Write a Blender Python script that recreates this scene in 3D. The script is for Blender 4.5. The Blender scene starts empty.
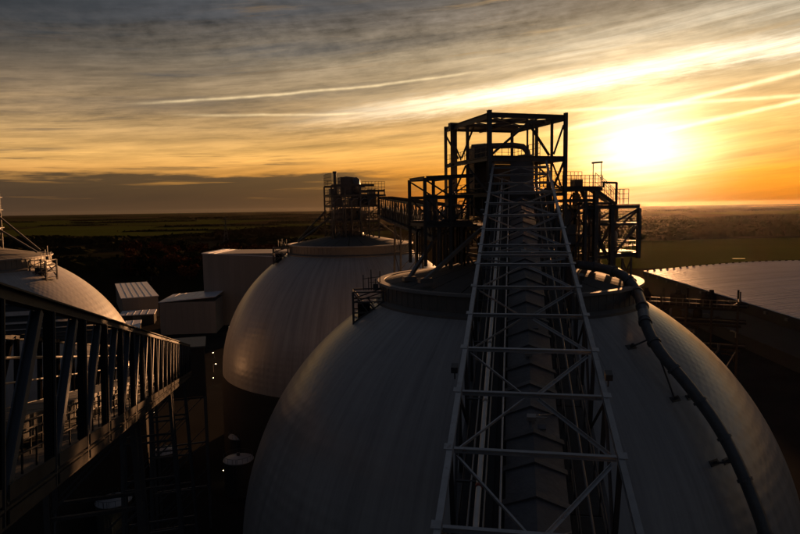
import bpy, bmesh, math, random
from mathutils import Vector as V, Matrix, Quaternion
R = math.radians
rnd = random.Random(7)
scene = bpy.context.scene
COL = scene.collection
CAMZ = 57.0

# ------------------------------------------------------------------ camera
PITCH, ROLL = R(5.5), R(0.86)
fwd = V((0, math.cos(PITCH), -math.sin(PITCH)))
r0 = V((1, 0, 0)); u0 = r0.cross(fwd)
rt = math.cos(ROLL) * r0 - math.sin(ROLL) * u0
upv = rt.cross(fwd)
cam_d = bpy.data.cameras.new('camera'); cam = bpy.data.objects.new('camera', cam_d); COL.objects.link(cam)
cam_d.sensor_width = 36; cam_d.lens = 36 * 622 / 800
cam_d.clip_start = 0.2; cam_d.clip_end = 60000
m = Matrix((rt, upv, -fwd)).transposed().to_4x4(); m.translation = V((0, 0, CAMZ))
cam.matrix_world = m
scene.camera = cam

# ------------------------------------------------------------------ sky, sun, exposure
SUN_AZ, SUN_EL = 21.1, 4.1
vs = scene.view_settings
vs.view_transform = 'Standard'; vs.look = 'None'; vs.exposure = 1.25; vs.gamma = 1.0
world = bpy.data.worlds.new('World'); scene.world = world; world.use_nodes = True


class X:
    """small expression builder over shader math nodes"""
    nt = None
    def __init__(s, sock): s.s = sock
    @classmethod
    def new(c, t, **kw):
        n = c.nt.nodes.new(t)
        for k, v in kw.items(): setattr(n, k, v)
        return n
    @classmethod
    def op(c, o, *a, clamp=False):
        n = c.new('ShaderNodeMath', operation=o, use_clamp=clamp)
        for i, v in enumerate(a):
            if isinstance(v, X): c.nt.links.new(v.s, n.inputs[i])
            else: n.inputs[i].default_value = v
        return X(n.outputs[0])
    def __add__(s, o): return X.op('ADD', s, o)
    __radd__ = __add__
    def __sub__(s, o): return X.op('SUBTRACT', s, o)
    def __rsub__(s, o): return X.op('SUBTRACT', o, s)
    def __mul__(s, o): return X.op('MULTIPLY', s, o)
    __rmul__ = __mul__
    def __truediv__(s, o): return X.op('DIVIDE', s, o)
    def gauss(s, w):
        q = s / w
        return X.op('EXPONENT', q * q * -1.0)
    def exp(s): return X.op('EXPONENT', s)
    def abs(s): return X.op('ABSOLUTE', s)
    def step(s, a, b):          # smooth 0..1 from a to b
        n = X.new('ShaderNodeMapRange', interpolation_type='SMOOTHSTEP')
        X.nt.links.new(s.s, n.inputs[0])
        lo, hi, o0, o1 = (a, b, 0, 1) if a < b else (b, a, 1, 0)
        n.inputs[1].default_value = lo; n.inputs[2].default_value = hi
        n.inputs[3].default_value = o0; n.inputs[4].default_value = o1
        return X(n.outputs[0])


def link(a, b): X.nt.links.new(a.s if isinstance(a, X) else a, b)


def vec(x, y, z=0.0):
    n = X.new('ShaderNodeCombineXYZ')
    for i, v in enumerate((x, y, z)):
        if isinstance(v, X): link(v, n.inputs[i])
        else: n.inputs[i].default_value = v
    return n.outputs[0]


def noise(v, scale=1.0, detail=4, rough=0.55, dist=0.0):
    n = X.new('ShaderNodeTexNoise')
    link(v, n.inputs['Vector'])
    n.inputs['Scale'].default_value = scale; n.inputs['Detail'].default_value = detail
    n.inputs['Roughness'].default_value = rough; n.inputs['Distortion'].default_value = dist
    return X(n.outputs[0])


def ramp(x, stops, interp='LINEAR'):
    n = X.new('ShaderNodeValToRGB'); link(x, n.inputs[0])
    cr = n.color_ramp; cr.interpolation = interp
    while len(cr.elements) < len(stops): cr.elements.new(0.5)
    for e, (p, c) in zip(cr.elements, stops):
        e.position = p; e.color = (*c, 1)
    return n.outputs[0]


def lin(c):                     # 0..255 display value to linear
    return tuple((v / 255 / 12.92) if v / 255 <= 0.04045 else ((v / 255 + 0.055) / 1.055) ** 2.4 for v in c)


def mixc(f, a, b, mode='MIX'):
    n = X.new('ShaderNodeMix', data_type='RGBA', blend_type=mode)
    n.clamp_factor = False
    if isinstance(f, X): link(f, n.inputs[0])
    else: n.inputs[0].default_value = f
    for s, i in ((a, 6), (b, 7)):
        if isinstance(s, tuple): n.inputs[i].default_value = (*s, 1)
        else: link(s, n.inputs[i])
    return n.outputs[2]


def scalec(c, f):
    n = X.new('ShaderNodeVectorMath', operation='SCALE')
    if isinstance(c, tuple): n.inputs[0].default_value = c
    else: link(c, n.inputs[0])
    if isinstance(f, X): link(f, n.inputs['Scale'])
    else: n.inputs['Scale'].default_value = f
    return n.outputs[0]


def addc(a, b):
    n = X.new('ShaderNodeVectorMath', operation='ADD'); link(a, n.inputs[0]); link(b, n.inputs[1])
    return n.outputs[0]


def build_world():
    nt = world.node_tree; X.nt = nt
    nt.nodes.clear()
    tc = X.new('ShaderNodeTexCoord')
    sep = X.new('ShaderNodeSeparateXYZ'); link(tc.outputs['Generated'], sep.inputs[0])
    dx, dy, dz = (X(sep.outputs[i]) for i in range(3))
    az = X.op('ARCTAN2', dx, dy) * 57.2958
    el = X.op('ARCSINE', X.op('MINIMUM', X.op('MAXIMUM', dz, -1.0), 1.0)) * 57.2958
    # angle from the sun
    se, ce = math.sin(R(SUN_EL)), math.cos(R(SUN_EL))
    sa, ca = math.sin(R(SUN_AZ)), math.cos(R(SUN_AZ))
    cosT = dx * (sa * ce) + dy * (ca * ce) + dz * se
    th = X.op('ARCCOSINE', X.op('MINIMUM', cosT, 0.999999)) * 57.2958
    daz = az - SUN_AZ
    # wrap-free azimuth distance from the sun for the broad light
    near = th.gauss(29.0)
    behind = th.step(44.0, 92.0)
    # warped streak coordinates
    wv = vec(az * 0.05, el * 0.16, 3.0)
    w1 = noise(wv, 1.0, 3, 0.5) - 0.5
    wv2 = vec(az * 0.016, el * 0.09, 9.0)
    w2 = noise(wv2, 1.0, 3, 0.5) - 0.5
    t = el - az * 0.085 + w2 * 2.6              # streak height, rising to the right
    st1 = noise(vec(az * 0.020 + w1 * 0.5, t * 0.30, 1.0), 1.0, 5, 0.58)       # broad bands
    st2 = noise(vec(az * 0.11 + w1 * 0.8, t * 1.5 + w1 * 1.4, 5.0), 1.0, 8, 0.66)      # fine cirrus
    st3 = noise(vec(az * 0.16 + el * 0.10, (el - az * 0.22) * 0.9 + w1 * 2.5, 7.0), 1.0, 8, 0.68)      # combed filaments
    mott = noise(vec(az * 0.52 + el * 0.25 + w1 * 2.0, el * 1.15 - az * 0.10 + w2 * 2.0, 2.0), 1.0, 7, 0.62)   # high small cloud
    e01 = (el + 5.0) / 50.0
    def S(*pts): return [((e + 5.0) / 50.0, lin(c)) for e, c in pts]
    far = ramp(e01, S((-5, (40, 32, 26)), (0, (88, 67, 47)), (0.7, (98, 73, 48)), (3.3, (186, 134, 70)), (4.6, (218, 166, 94)),
                      (7, (182, 146, 98)), (9.6, (132, 110, 84)), (12.5, (98, 88, 78)), (16, (62, 61, 64)),
                      (19, (42, 44, 50)), (26, (68, 69, 75)), (45, (62, 66, 75))))
    nea = ramp(e01, S((-5, (120, 50, 4)), (0, (165, 78, 6)), (0.8, (214, 112, 6)), (2.6, (238, 142, 6)), (5, (234, 170, 76)),
                      (7.5, (222, 170, 100)), (10, (216, 182, 132)), (13, (182, 160, 126)), (16, (124, 112, 98)),
                      (19, (82, 77, 72)), (26, (72, 71, 76)), (45, (62, 66, 75))))
    sky = mixc(near, far, nea)
    # side of the sun towards the far right falls off a little to orange-brown
    # dark bank low on the left, in front of the gold
    edge = noise(vec(az * 0.10, el * 0.9, 11.0), 1.0, 5, 0.6)
    bank_top = 3.0 + (edge - 0.5) * 3.2
    bank = (el - bank_top).step(0.25, -0.35) * az.step(6.0, -6.0)
    slots = noise(vec(az * 0.07 + 3.7, el * 1.55, 21.0), 1.0, 4, 0.55).step(0.55, 0.68) * el.step(0.6, 1.4)
    bankc = mixc(slots * 0.75, lin((64, 50, 39)), lin((172, 120, 58)))
    bankc = mixc(el.step(1.3, -0.1), bankc, lin((82, 62, 44)))
    strip = noise(vec(az * 0.085 + 1.3, el * 2.2, 41.0), 1.0, 6, 0.6).step(0.52, 0.62) * (el - 4.1).gauss(0.75) * az.step(-5.0, -13.0)
    # streak modulation
    mod = 1.0 + (st1 - 0.5) * 1.7 + (st2 - 0.5) * 1.7 + (st3 - 0.5) * 0.75 * el.step(4.0, 10.0)
    high = el.step(9.5, 16.0)
    st4 = noise(vec(az * 0.50 + w1 * 1.5, t * 4.2 + w1 * 3.0, 51.0), 1.0, 8, 0.7)
    patch = noise(vec(az * 0.075 + 4.0, el * 0.19, 61.0), 1.0, 4, 0.55).step(0.40, 0.62)
    mod = mod + (st4 - 0.5) * 1.1 * el.step(4.0, 8.0) * (patch + 0.2) + (patch - 0.5) * 0.22 * el.step(5.0, 9.0)
    corner = el.step(8.5, 17.0) * (az.step(-12.0, -34.0) + az.step(20.0, 33.0) * 0.9)
    mod = mod * (1.0 - corner * 0.6)
    mod = mod + (mott - 0.5) * high * 1.7
    mod = X.op('MAXIMUM', mod, 0.25)
    mod = mod * (1.0 - behind * 0.0)
    sky = scalec(sky, mod)
    cool = st1.step(0.53, 0.38) * el.step(6.5, 11.0) * (1.0 - near) * 0.55
    sky = mixc(cool, sky, scalec(lin((88, 92, 100)), 1.0 - corner * 0.6))
    # slate cloud streaks drifting across the warm sky
    dk = noise(vec(az * 0.055 + 7.0 + w1 * 0.4, t * 1.15 + 2.0, 31.0), 1.0, 6, 0.6).step(0.56, 0.70) * el.step(2.6, 5.0)
    dkc = mixc(near, lin((86, 74, 66)), lin((186, 150, 100)))
    sky = mixc(dk * 0.62 * th.step(5.0, 16.0), sky, dkc)
    sky = mixc(strip * 0.75, sky, lin((88, 68, 48)))
    sky = mixc(bank * 0.93, sky, bankc)
    fil = noise(vec(az * 0.055 + w1 * 0.6, (el - az * 0.13) * 1.9 + w1 * 1.2, 15.0), 1.0, 8, 0.66)
    # broad pale fan of cirrus that rises to the right of the sun
    fan_c = 8.7 + X.op('MINIMUM', az, 26.0) * 0.115 + w1 * 1.0
    fan2 = (el - fan_c - 2.6 - w1 * 2.0).gauss(1.3) * az.step(0.0, 20.0) * X.op('POWER', fil, 2.0) * 1.1
    fan = (el - fan_c + (st4 - 0.5) * 1.4).gauss(0.75) * az.step(-14.0, 12.0) * X.op('POWER', fil, 1.6) * 2.6
    sky = addc(sky, scalec(lin((255, 242, 214)), fan * 1.2 + fan2))
    # vapour trails
    def trail(a0, e0, a1, e1, w, k, seed, fade=3.0):
        sl = (e1 - e0) / (a1 - a0)
        d = el - (e0 + (az - a0) * sl) + (noise(vec(az * 0.22, seed, el * 0.2), 1.0, 3, 0.5) - 0.5) * 0.32
        brk = noise(vec(az * 0.45, seed + 4.0, 0.0), 1.0, 4, 0.6)
        return d.gauss(w) * az.step(a0 - fade, a0 + fade) * az.step(a1 + fade, a1 - fade) * (brk * 1.8) * k
    tr = trail(-21.0, 9.0, 6.0, 11.6, 0.11, 0.55, 1.0) + trail(-17.5, 8.1, -3.0, 8.4, 0.11, 0.42, 2.0) \
        + trail(15.0, 6.6, 35.0, 10.2, 0.17, 0.95, 3.0) + trail(14.0, 8.2, 35.0, 8.0, 0.14, 0.7, 4.0) \
        + trail(19.0, 5.4, 35.0, 8.0, 0.16, 0.95, 5.0) + trail(2.0, 8.6, 16.0, 10.0, 0.4, 0.35, 6.0)
    sky = addc(sky, scalec(lin((255, 226, 172)), tr))
    # the sun seen through the cirrus: white heart, yellow aureole
    th2 = X.op('POWER', (daz * daz * 0.62 + (el - (SUN_EL + 0.7)) * (el - (SUN_EL + 0.7)) * 1.25), 0.5)
    th2 = X.op('MAXIMUM', th2 + (st1 - 0.5) * 3.0 + (fil - 0.5) * 2.2, 0.0)
    core = th2.gauss(3.7) * (st2 * 0.9 + 0.55)
    aur = (th2 / -4.4).exp() * (st2 * 0.8 + 0.6)
    low = el.step(4.6, 1.6)
    aurc = mixc(low, lin((255, 226, 158)), lin((255, 150, 0)))
    sky = addc(sky, scalec(aurc, aur * 0.5))
    sky = addc(sky, scalec((1.0, 0.93, 0.66), core * 1.5))
    # away from the sun the dusk sky settles to an even slate
    sky = mixc(behind, sky, lin((46, 49, 58)))
    below = el.step(-0.3, -2.0)
    sky = mixc(below, sky, lin((16, 14, 13)))
    bg1 = X.new('ShaderNodeBackground'); link(sky, bg1.inputs[0]); bg1.inputs[1].default_value = 0.445
    ns = X.new('ShaderNodeTexSky', sky_type='NISHITA')
    ns.sun_disc = False; ns.sun_elevation = R(SUN_EL); ns.sun_rotation = R(SUN_AZ)
    ns.air_density = 1.0; ns.dust_density = 2.0; ns.ozone_density = 1.0
    bg2 = X.new('ShaderNodeBackground'); link(ns.outputs[0], bg2.inputs[0]); bg2.inputs[1].default_value = 0.05
    mx = X.new('ShaderNodeMixShader'); mx.inputs[0].default_value = 0.94
    link(bg2.outputs[0], mx.inputs[1]); link(bg1.outputs[0], mx.inputs[2])
    out = X.new('ShaderNodeOutputWorld'); link(mx.outputs[0], out.inputs[0])


build_world()
sun_d = bpy.data.lights.new('sun', 'SUN'); sun = bpy.data.objects.new('sun', sun_d); COL.objects.link(sun)
sun_d.energy = 5.0; sun_d.angle = R(0.9); sun_d.color = (1.0, 0.47, 0.19)
sd = V((math.sin(R(SUN_AZ)) * math.cos(R(SUN_EL)), math.cos(R(SUN_AZ)) * math.cos(R(SUN_EL)), math.sin(R(SUN_EL))))
sun.rotation_euler = sd.to_track_quat('Z', 'Y').to_euler()
sun.location = sd * 200 + V((0, 0, CAMZ))


# ------------------------------------------------------------------ materials
def mat(name, col, rough=0.6, metal=0.0, var=0.35, scale=1.2, bump=0.0, bscale=6.0, spec=0.5, streak=0.0, emit=None, coord='Object', rust=None, matte=False):
    M = bpy.data.materials.new(name); M.use_nodes = True
    X.nt = M.node_tree
    b = M.node_tree.nodes['Principled BSDF']
    tc = X.new('ShaderNodeTexCoord'); geo = X.new('ShaderNodeNewGeometry')
    p = geo.outputs['Position'] if coord == 'World' else tc.outputs['Object']
    oi = X.new('ShaderNodeObjectInfo')
    n1 = noise(geo.outputs['Position'], scale, 5, 0.6)
    f = 1.0 + (n1 - 0.5) * (2 * var) + (X(oi.outputs['Random']) - 0.5) * var * 0.8
    c = scalec(col, f)
    if rust:
        rn = noise(geo.outputs['Position'], scale * 2.3, 6, 0.7).step(0.56, 0.72)
        c = mixc(rn * 0.6, c, rust)
    link(c, b.inputs['Base Color'])
    n2 = noise(geo.outputs['Position'], scale * 3, 4, 0.6)
    link(rough + (n2 - 0.5) * 0.25, b.inputs['Roughness'])
    b.inputs['Metallic'].default_value = metal
    b.inputs['Specular IOR Level'].default_value = spec
    if matte: b.inputs['IOR'].default_value = 1.0
    if bump:
        bp = X.new('ShaderNodeBump'); bp.inputs['Strength'].default_value = bump; bp.inputs['Distance'].default_value = 0.05
        link(noise(geo.outputs['Position'], bscale, 5, 0.6), bp.inputs['Height']); link(bp.outputs[0], b.inputs['Normal'])
    if emit:
        b.inputs['Emission Color'].default_value = (*emit[0], 1); b.inputs['Emission Strength'].default_value = emit[1]
    return M


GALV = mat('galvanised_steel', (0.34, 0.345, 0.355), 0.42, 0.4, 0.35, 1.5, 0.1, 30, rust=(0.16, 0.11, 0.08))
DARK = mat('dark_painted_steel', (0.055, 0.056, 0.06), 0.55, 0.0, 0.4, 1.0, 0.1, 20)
TOWER = mat('weathered_tower_steel', (0.07, 0.068, 0.068), 0.5, 0.1, 0.4, 0.8, 0.1, 18, rust=(0.07, 0.04, 0.025))
BLUE = mat('blue_grey_painted_steel', (0.06, 0.07, 0.085), 0.5, 0.1, 0.3, 0.8, 0.1, 20)
HOOD = mat('hood_sheet', (0.075, 0.08, 0.092), 0.45, 0.3, 0.5, 1.6, 0.35, 5, rust=(0.05, 0.045, 0.04))
PALEPIPE = mat('pale_lagged_pipe', (0.72, 0.71, 0.68), 0.4, 0.0, 0.2, 2.0)
BLACK = mat('black_painted_steel', (0.018, 0.018, 0.02), 0.8, 0.0, 0.3, 1.0, matte=True)
GRATE = mat('floor_grating_steel', (0.03, 0.033, 0.038), 0.7, 0.0, 0.4, 2.0, 0.4, 25)
DUCT = mat('duct_steel', (0.11, 0.112, 0.118), 0.45, 0.2, 0.35, 1.4, 0.1, 10)
BAND = mat('duct_band_steel', (0.30, 0.29, 0.28), 0.45, 0.2, 0.3, 1.4)
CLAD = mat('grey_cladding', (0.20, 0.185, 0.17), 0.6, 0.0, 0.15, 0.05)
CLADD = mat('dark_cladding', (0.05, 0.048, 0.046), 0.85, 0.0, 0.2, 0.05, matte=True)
ROOFW = mat('pale_roof_sheet', (0.55, 0.56, 0.60), 0.42, 0.0, 0.12, 0.05)
SHEDR = mat('shed_roof_sheet', (0.46, 0.47, 0.52), 0.5, 0.0, 0.16, 0.06)
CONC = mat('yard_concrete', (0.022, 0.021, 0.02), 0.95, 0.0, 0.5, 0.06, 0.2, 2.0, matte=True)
TANKT = mat('tank_white_paint', (0.30, 0.31, 0.33), 0.5, 0.0, 0.2, 0.5)
BARK = mat('tree_bark', (0.05, 0.04, 0.03), 0.9, 0.0, 0.3, 2)
LEAFR = mat('autumn_leaf', (0.055, 0.022, 0.010), 0.9, 0.0, 0.5, 0.25, matte=True)
LEAFG = mat('dark_leaf', (0.013, 0.013, 0.006), 0.9, 0.0, 0.5, 0.25, matte=True)
LAMPE = mat('lit_lamp', (0.8, 0.75, 0.6), 0.4, 0, 0, 1, emit=((1.0, 0.78, 0.42), 7.0))
GRASS = mat('field_grass', (0.04, 0.05, 0.010), 0.95, 0, 0.35, 0.004, matte=True, coord='World')
STUB = mat('field_stubble', (0.05, 0.04, 0.02), 0.95, 0, 0.35, 0.004, matte=True, coord='World')
WATER = mat('pond_water', (0.02, 0.02, 0.02), 0.08, 0, 0.1, 0.01)


def dome_material():
    M = bpy.data.materials.new('dome_membrane'); M.use_nodes = True
    X.nt = M.node_tree
    b = M.node_tree.nodes['Principled BSDF']
    tc = X.new('ShaderNodeTexCoord')
    sep = X.new('ShaderNodeSeparateXYZ'); link(tc.outputs['Object'], sep.inputs[0])
    x, y, z = (X(sep.outputs[i]) for i in range(3))
    a = X.op('ARCTAN2', y, x)
    rr = X.op('POWER', x * x + y * y, 0.5)
    pol = X.op('ARCTAN2', rr, z)
    # rows of shallow dimples: hoops crossed by meridian gores
    hoop = X.op('SINE', pol * 150.0)
    gore = X.op('SINE', a * 120.0)
    n1 = noise(tc.outputs['Object'], 0.10, 5, 0.6)
    drip = noise(vec(a * 26.0, pol * 1.4, 0.0), 1.0, 6, 0.65)
    dirt = noise(vec(a * 60.0, pol * 4.0, 4.0), 1.0, 4, 0.7).step(0.55, 0.8) * pol.step(1.0, 0.5)
    f = 1.0 + (n1 - 0.5) * 0.5 + (drip - 0.5) * 1.15 - dirt * 0.6
    link(scalec((0.30, 0.293, 0.288), f), b.inputs['Base Color'])
    link(0.32 + (n1 - 0.5) * 0.16, b.inputs['Roughness'])
    b.inputs['Specular IOR Level'].default_value = 0.5
    bp = X.new('ShaderNodeBump'); bp.inputs['Strength'].default_value = 0.3; bp.inputs['Distance'].default_value = 0.04
    hgt = hoop * 0.5 + hoop * gore * 0.35 + (noise(tc.outputs['Object'], 1.5, 4, 0.6) - 0.5) * 0.6
    link(hgt, bp.inputs['Height']); link(bp.outputs[0], b.inputs['Normal'])
    return M


DOME = dome_material()


def ground_material():
    M = bpy.data.materials.new('farmland'); M.use_nodes = True
    X.nt = M.node_tree
    b = M.node_tree.nodes['Principled BSDF']
    geo = X.new('ShaderNodeNewGeometry')
    v = X.new('ShaderNodeTexVoronoi', feature='F1'); v.inputs['Scale'].default_value = 0.0028
    mp = X.new('ShaderNodeVectorMath', operation='MULTIPLY'); link(geo.outputs['Position'], mp.inputs[0])
    mp.inputs[1].default_value = (1.0, 0.72, 0.0)
    link(mp.outputs[0], v.inputs['Vector'])
    sp = X.new('ShaderNodeSeparateColor'); link(v.outputs['Color'], sp.inputs[0])
    k = X(sp.outputs[0])
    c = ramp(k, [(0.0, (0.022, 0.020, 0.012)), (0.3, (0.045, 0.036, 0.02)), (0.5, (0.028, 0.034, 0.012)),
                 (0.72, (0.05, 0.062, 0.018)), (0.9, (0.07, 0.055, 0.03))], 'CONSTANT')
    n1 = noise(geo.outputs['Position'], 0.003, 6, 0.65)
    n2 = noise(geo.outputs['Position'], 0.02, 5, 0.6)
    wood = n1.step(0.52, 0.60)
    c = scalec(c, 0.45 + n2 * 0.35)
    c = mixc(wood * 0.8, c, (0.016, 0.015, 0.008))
    link(c, b.inputs['Base Color']); b.inputs['Roughness'].default_value = 0.95
    b.inputs['IOR'].default_value = 1.0
    return M


# ------------------------------------------------------------------ object helpers
def setp(o, label=None, cat=None, group=None, kind=None):
    for k, v in (('label', label), ('category', cat), ('group', group), ('kind', kind)):
        if v: o[k] = v
    return o


def empty(name, loc, rot=None, label=None, cat=None, group=None, parent=None):
    o = bpy.data.objects.new(name, None); COL.objects.link(o)
    o.empty_display_size = 0.5
    if rot is None: o.location = loc
    else:
        mm = rot.to_4x4() if isinstance(rot, Matrix) else Matrix.Rotation(rot, 4, 'Z')
        mm.translation = V(loc); o.matrix_world = mm
    return setp(o, label, cat, group)


def new_mesh(name, verts, faces, mtl, smooth=False):
    me = bpy.data.meshes.new(name); me.from_pydata(verts, [], faces); me.materials.append(mtl)
    if smooth:
        for p in me.polygons: p.use_smooth = True
    me.update()
    return me


def obj(name, me, parent=None, loc=(0, 0, 0)):
    o = bpy.data.objects.new(name, me); COL.objects.link(o)
    if parent: o.parent = parent
    o.location = loc
    return o


_unit = {}


def unit(shape, mtl):
    k = (shape, mtl.name)
    if k in _unit: return _unit[k]
    if shape == 'box':
        pr = [(-.5, -.5), (.5, -.5), (.5, .5), (-.5, .5)]
    elif shape == 'I':
        f, w = 0.36, 0.13
        pr = [(-.5, -.5), (.5, -.5), (.5, -f), (w / 2, -f), (w / 2, f), (.5, f), (.5, .5), (-.5, .5), (-.5, f), (-w / 2, f), (-w / 2, -f), (-.5, -f)]
    elif shape == 'L':
        pr = [(-.5, -.5), (.5, -.5), (.5, -.34), (-.34, -.34), (-.34, .5), (-.5, .5)]
    else:
        pr = [(.5 * math.cos(2 * math.pi * i / 12), .5 * math.sin(2 * math.pi * i / 12)) for i in range(12)]
    n = len(pr)
    vs_ = [(x, y, z) for z in (0, 1) for x, y in pr]
    fs = [(i, (i + 1) % n, n + (i + 1) % n, n + i) for i in range(n)]
    fs += [tuple(range(n - 1, -1, -1)), tuple(range(n, 2 * n))]
    me = new_mesh(shape + '_section', vs_, fs, mtl)
    if shape == 'tube':
        for p in me.polygons[:n]: p.use_smooth = True
    _unit[k] = me
    return me


def basis(a, b, up=(0, 0, 1)):
    z = (b - a).normalized(); u = V(up)
    if abs(z.dot(u)) > 0.98: u = V((0, 1, 0))
    x = u.cross(z).normalized(); y = z.cross(x)
    return x, y, z


def bar(name, par, a, b, w, h, mtl, shape='I', up=(0, 0, 1)):
    """one member from a to b in the parent's frame; w across, h along up"""
    a, b = V(a), V(b)
    x, y, z = basis(a, b, up)
    o = obj(name, unit(shape, mtl), par)
    o.rotation_mode = 'QUATERNION'
    o.rotation_quaternion = Matrix((x, y, z)).transposed().to_quaternion()
    o.location = a; o.scale = (w, h, (b - a).length)
    return o


class MB:
    """collects bars, boxes and tubes into one mesh"""
    def __init__(s): s.v = []; s.f = []
    def add(s, vs_, fs):
        k = len(s.v); s.v += [tuple(p) for p in vs_]; s.f += [tuple(i + k for i in q) for q in fs]
    def bar(s, a, b, w, h=None, n=4, up=(0, 0, 1)):
        a, b = V(a), V(b); h = h or w
        x, y, z = basis(a, b, up)
        if n == 4: pr = [(-.5, -.5), (.5, -.5), (.5, .5), (-.5, .5)]
        else: pr = [(.5 * math.cos(2 * math.pi * i / n), .5 * math.sin(2 * math.pi * i / n)) for i in range(n)]
        vs_ = [q + x * (px * w) + y * (py * h) for q in (a, b) for px, py in pr]
        s.add(vs_, [(i, (i + 1) % n, n + (i + 1) % n, n + i) for i in range(n)] + [tuple(range(n - 1, -1, -1)), tuple(range(n, 2 * n))])
        return s
    def box(s, lo, hi):
        (x0, y0, z0), (x1, y1, z1) = lo, hi
        s.add([(x0, y0, z0), (x1, y0, z0), (x1, y1, z0), (x0, y1, z0), (x0, y0, z1), (x1, y0, z1), (x1, y1, z1), (x0, y1, z1)],
              [(0, 3, 2, 1), (4, 5, 6, 7), (0, 1, 5, 4), (1, 2, 6, 5), (2, 3, 7, 6), (3, 0, 4, 7)])
        return s
    def sweep(s, pts, rad, n=14, caps=True):
        pts = [V(p) for p in pts]; rings = []
        prevx = None
        for i, p in enumerate(pts):
            d = (pts[min(i + 1, len(pts) - 1)] - pts[max(i - 1, 0)]).normalized()
            if prevx is None: x = d.orthogonal().normalized()
            else: x = (prevx - d * prevx.dot(d)).normalized()
            prevx = x; y = d.cross(x)
            r_ = rad[i] if isinstance(rad, (list, tuple)) else rad
            rings.append([p + (x * math.cos(2 * math.pi * k / n) + y * math.sin(2 * math.pi * k / n)) * r_ for k in range(n)])
        vs_ = [q for r_ in rings for q in r_]
        fs = [(i * n + k, i * n + (k + 1) % n, (i + 1) * n + (k + 1) % n, (i + 1) * n + k) for i in range(len(pts) - 1) for k in range(n)]
        if caps: fs += [tuple(range(n - 1, -1, -1)), tuple(range((len(pts) - 1) * n, len(pts) * n))]
        s.add(vs_, fs); return s
    def lathe(s, prof, n=64, c=(0, 0)):
        vs_ = [(c[0] + r_ * math.cos(2 * math.pi * k / n), c[1] + r_ * math.sin(2 * math.pi * k / n), z) for r_, z in prof for k in range(n)]
        fs = [(i * n + k, i * n + (k + 1) % n, (i + 1) * n + (k + 1) % n, (i + 1) * n + k) for i in range(len(prof) - 1) for k in range(n)]
        s.add(vs_, fs); return s
    def build(s, name, mtl, par=None, smooth=False, kind=None, loc=(0, 0, 0)):
        o = obj(name, new_mesh(name, s.v, s.f, mtl, smooth), par, loc)
        if kind: o['kind'] = kind
        return o


def rails(mb, pts, h=1.1, step=1.5, post=0.05, tube=0.045, mids=(0.55,)):
    """handrail along a polyline"""
    for a, b in zip(pts[:-1], pts[1:]):
        a, b = V(a), V(b); L = (b - a).length; n = max(1, round(L / step))
        for k in range(n + 1):
            p = a.lerp(b, k / n); mb.bar(p, p + V((0, 0, h)), post)
        for hh in (*mids, h): mb.bar(a + V((0, 0, hh)), b + V((0, 0, hh)), tube)
    return mb


def copy_tree(o, parent=None):
    c = o.copy(); COL.objects.link(c)
    if parent: c.parent = parent; c.matrix_parent_inverse = o.matrix_parent_inverse
    for ch in o.children: copy_tree(ch, c)
    return c


# ------------------------------------------------------------------ ground and air
g = 11000.0
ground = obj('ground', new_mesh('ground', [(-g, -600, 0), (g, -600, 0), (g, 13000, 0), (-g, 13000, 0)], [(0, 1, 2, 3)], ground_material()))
setp(ground, kind='structure')
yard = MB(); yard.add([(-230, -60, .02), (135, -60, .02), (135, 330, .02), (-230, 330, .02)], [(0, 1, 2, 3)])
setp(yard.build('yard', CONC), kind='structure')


def sheet(name, pts, mtl, z):
    o = obj(name, new_mesh(name, [(x, y, z) for x, y in pts], [tuple(range(len(pts)))], mtl)); return setp(o, kind='structure')


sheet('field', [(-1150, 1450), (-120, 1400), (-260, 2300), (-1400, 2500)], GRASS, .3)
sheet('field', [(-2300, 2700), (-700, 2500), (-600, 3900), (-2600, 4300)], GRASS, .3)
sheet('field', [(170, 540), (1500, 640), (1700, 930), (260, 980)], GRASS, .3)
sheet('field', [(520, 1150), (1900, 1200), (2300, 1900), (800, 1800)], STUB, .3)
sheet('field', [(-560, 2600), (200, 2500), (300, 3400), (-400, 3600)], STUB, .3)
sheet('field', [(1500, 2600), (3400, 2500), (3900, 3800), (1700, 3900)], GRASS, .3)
sheet('pond', [(333, 621), (345, 618), (347, 624), (336, 626)], WATER, .5)
sheet('lake', [(4500, 7900), (5200, 7700), (5300, 8300), (4700, 8500)], WATER, .5)

hz = MB().box((-10990, -590, -1), (10990, 12990, 70.5))
HZ = bpy.data.materials.new('haze'); HZ.use_nodes = True; X.nt = HZ.node_tree; X.nt.nodes.clear()
pv = X.new('ShaderNodeVolumePrincipled'); pv.inputs['Color'].default_value = (0.95, 0.86, 0.72, 1)
pv.inputs['Density'].default_value = 0.0000019; pv.inputs['Anisotropy'].default_value = 0.84
link(pv.outputs[0], X.new('ShaderNodeOutputMaterial').inputs['Volume'])
setp(hz.build('haze', HZ), kind='stuff')

# ------------------------------------------------------------------ the three domes
RD, ZC = 31.5, 18.6            # sphere radius and height of its centre
RC = 15.0                      # collar radius
D1, D2, D0 = V((12.6, 73.4, 0)), V((-12.0, 152.7, 0)), V((-85.8, 122.4, 0))
YAW = math.atan2(0.296, 0.955)
ZRIM = CAMZ - 8.5


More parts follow.
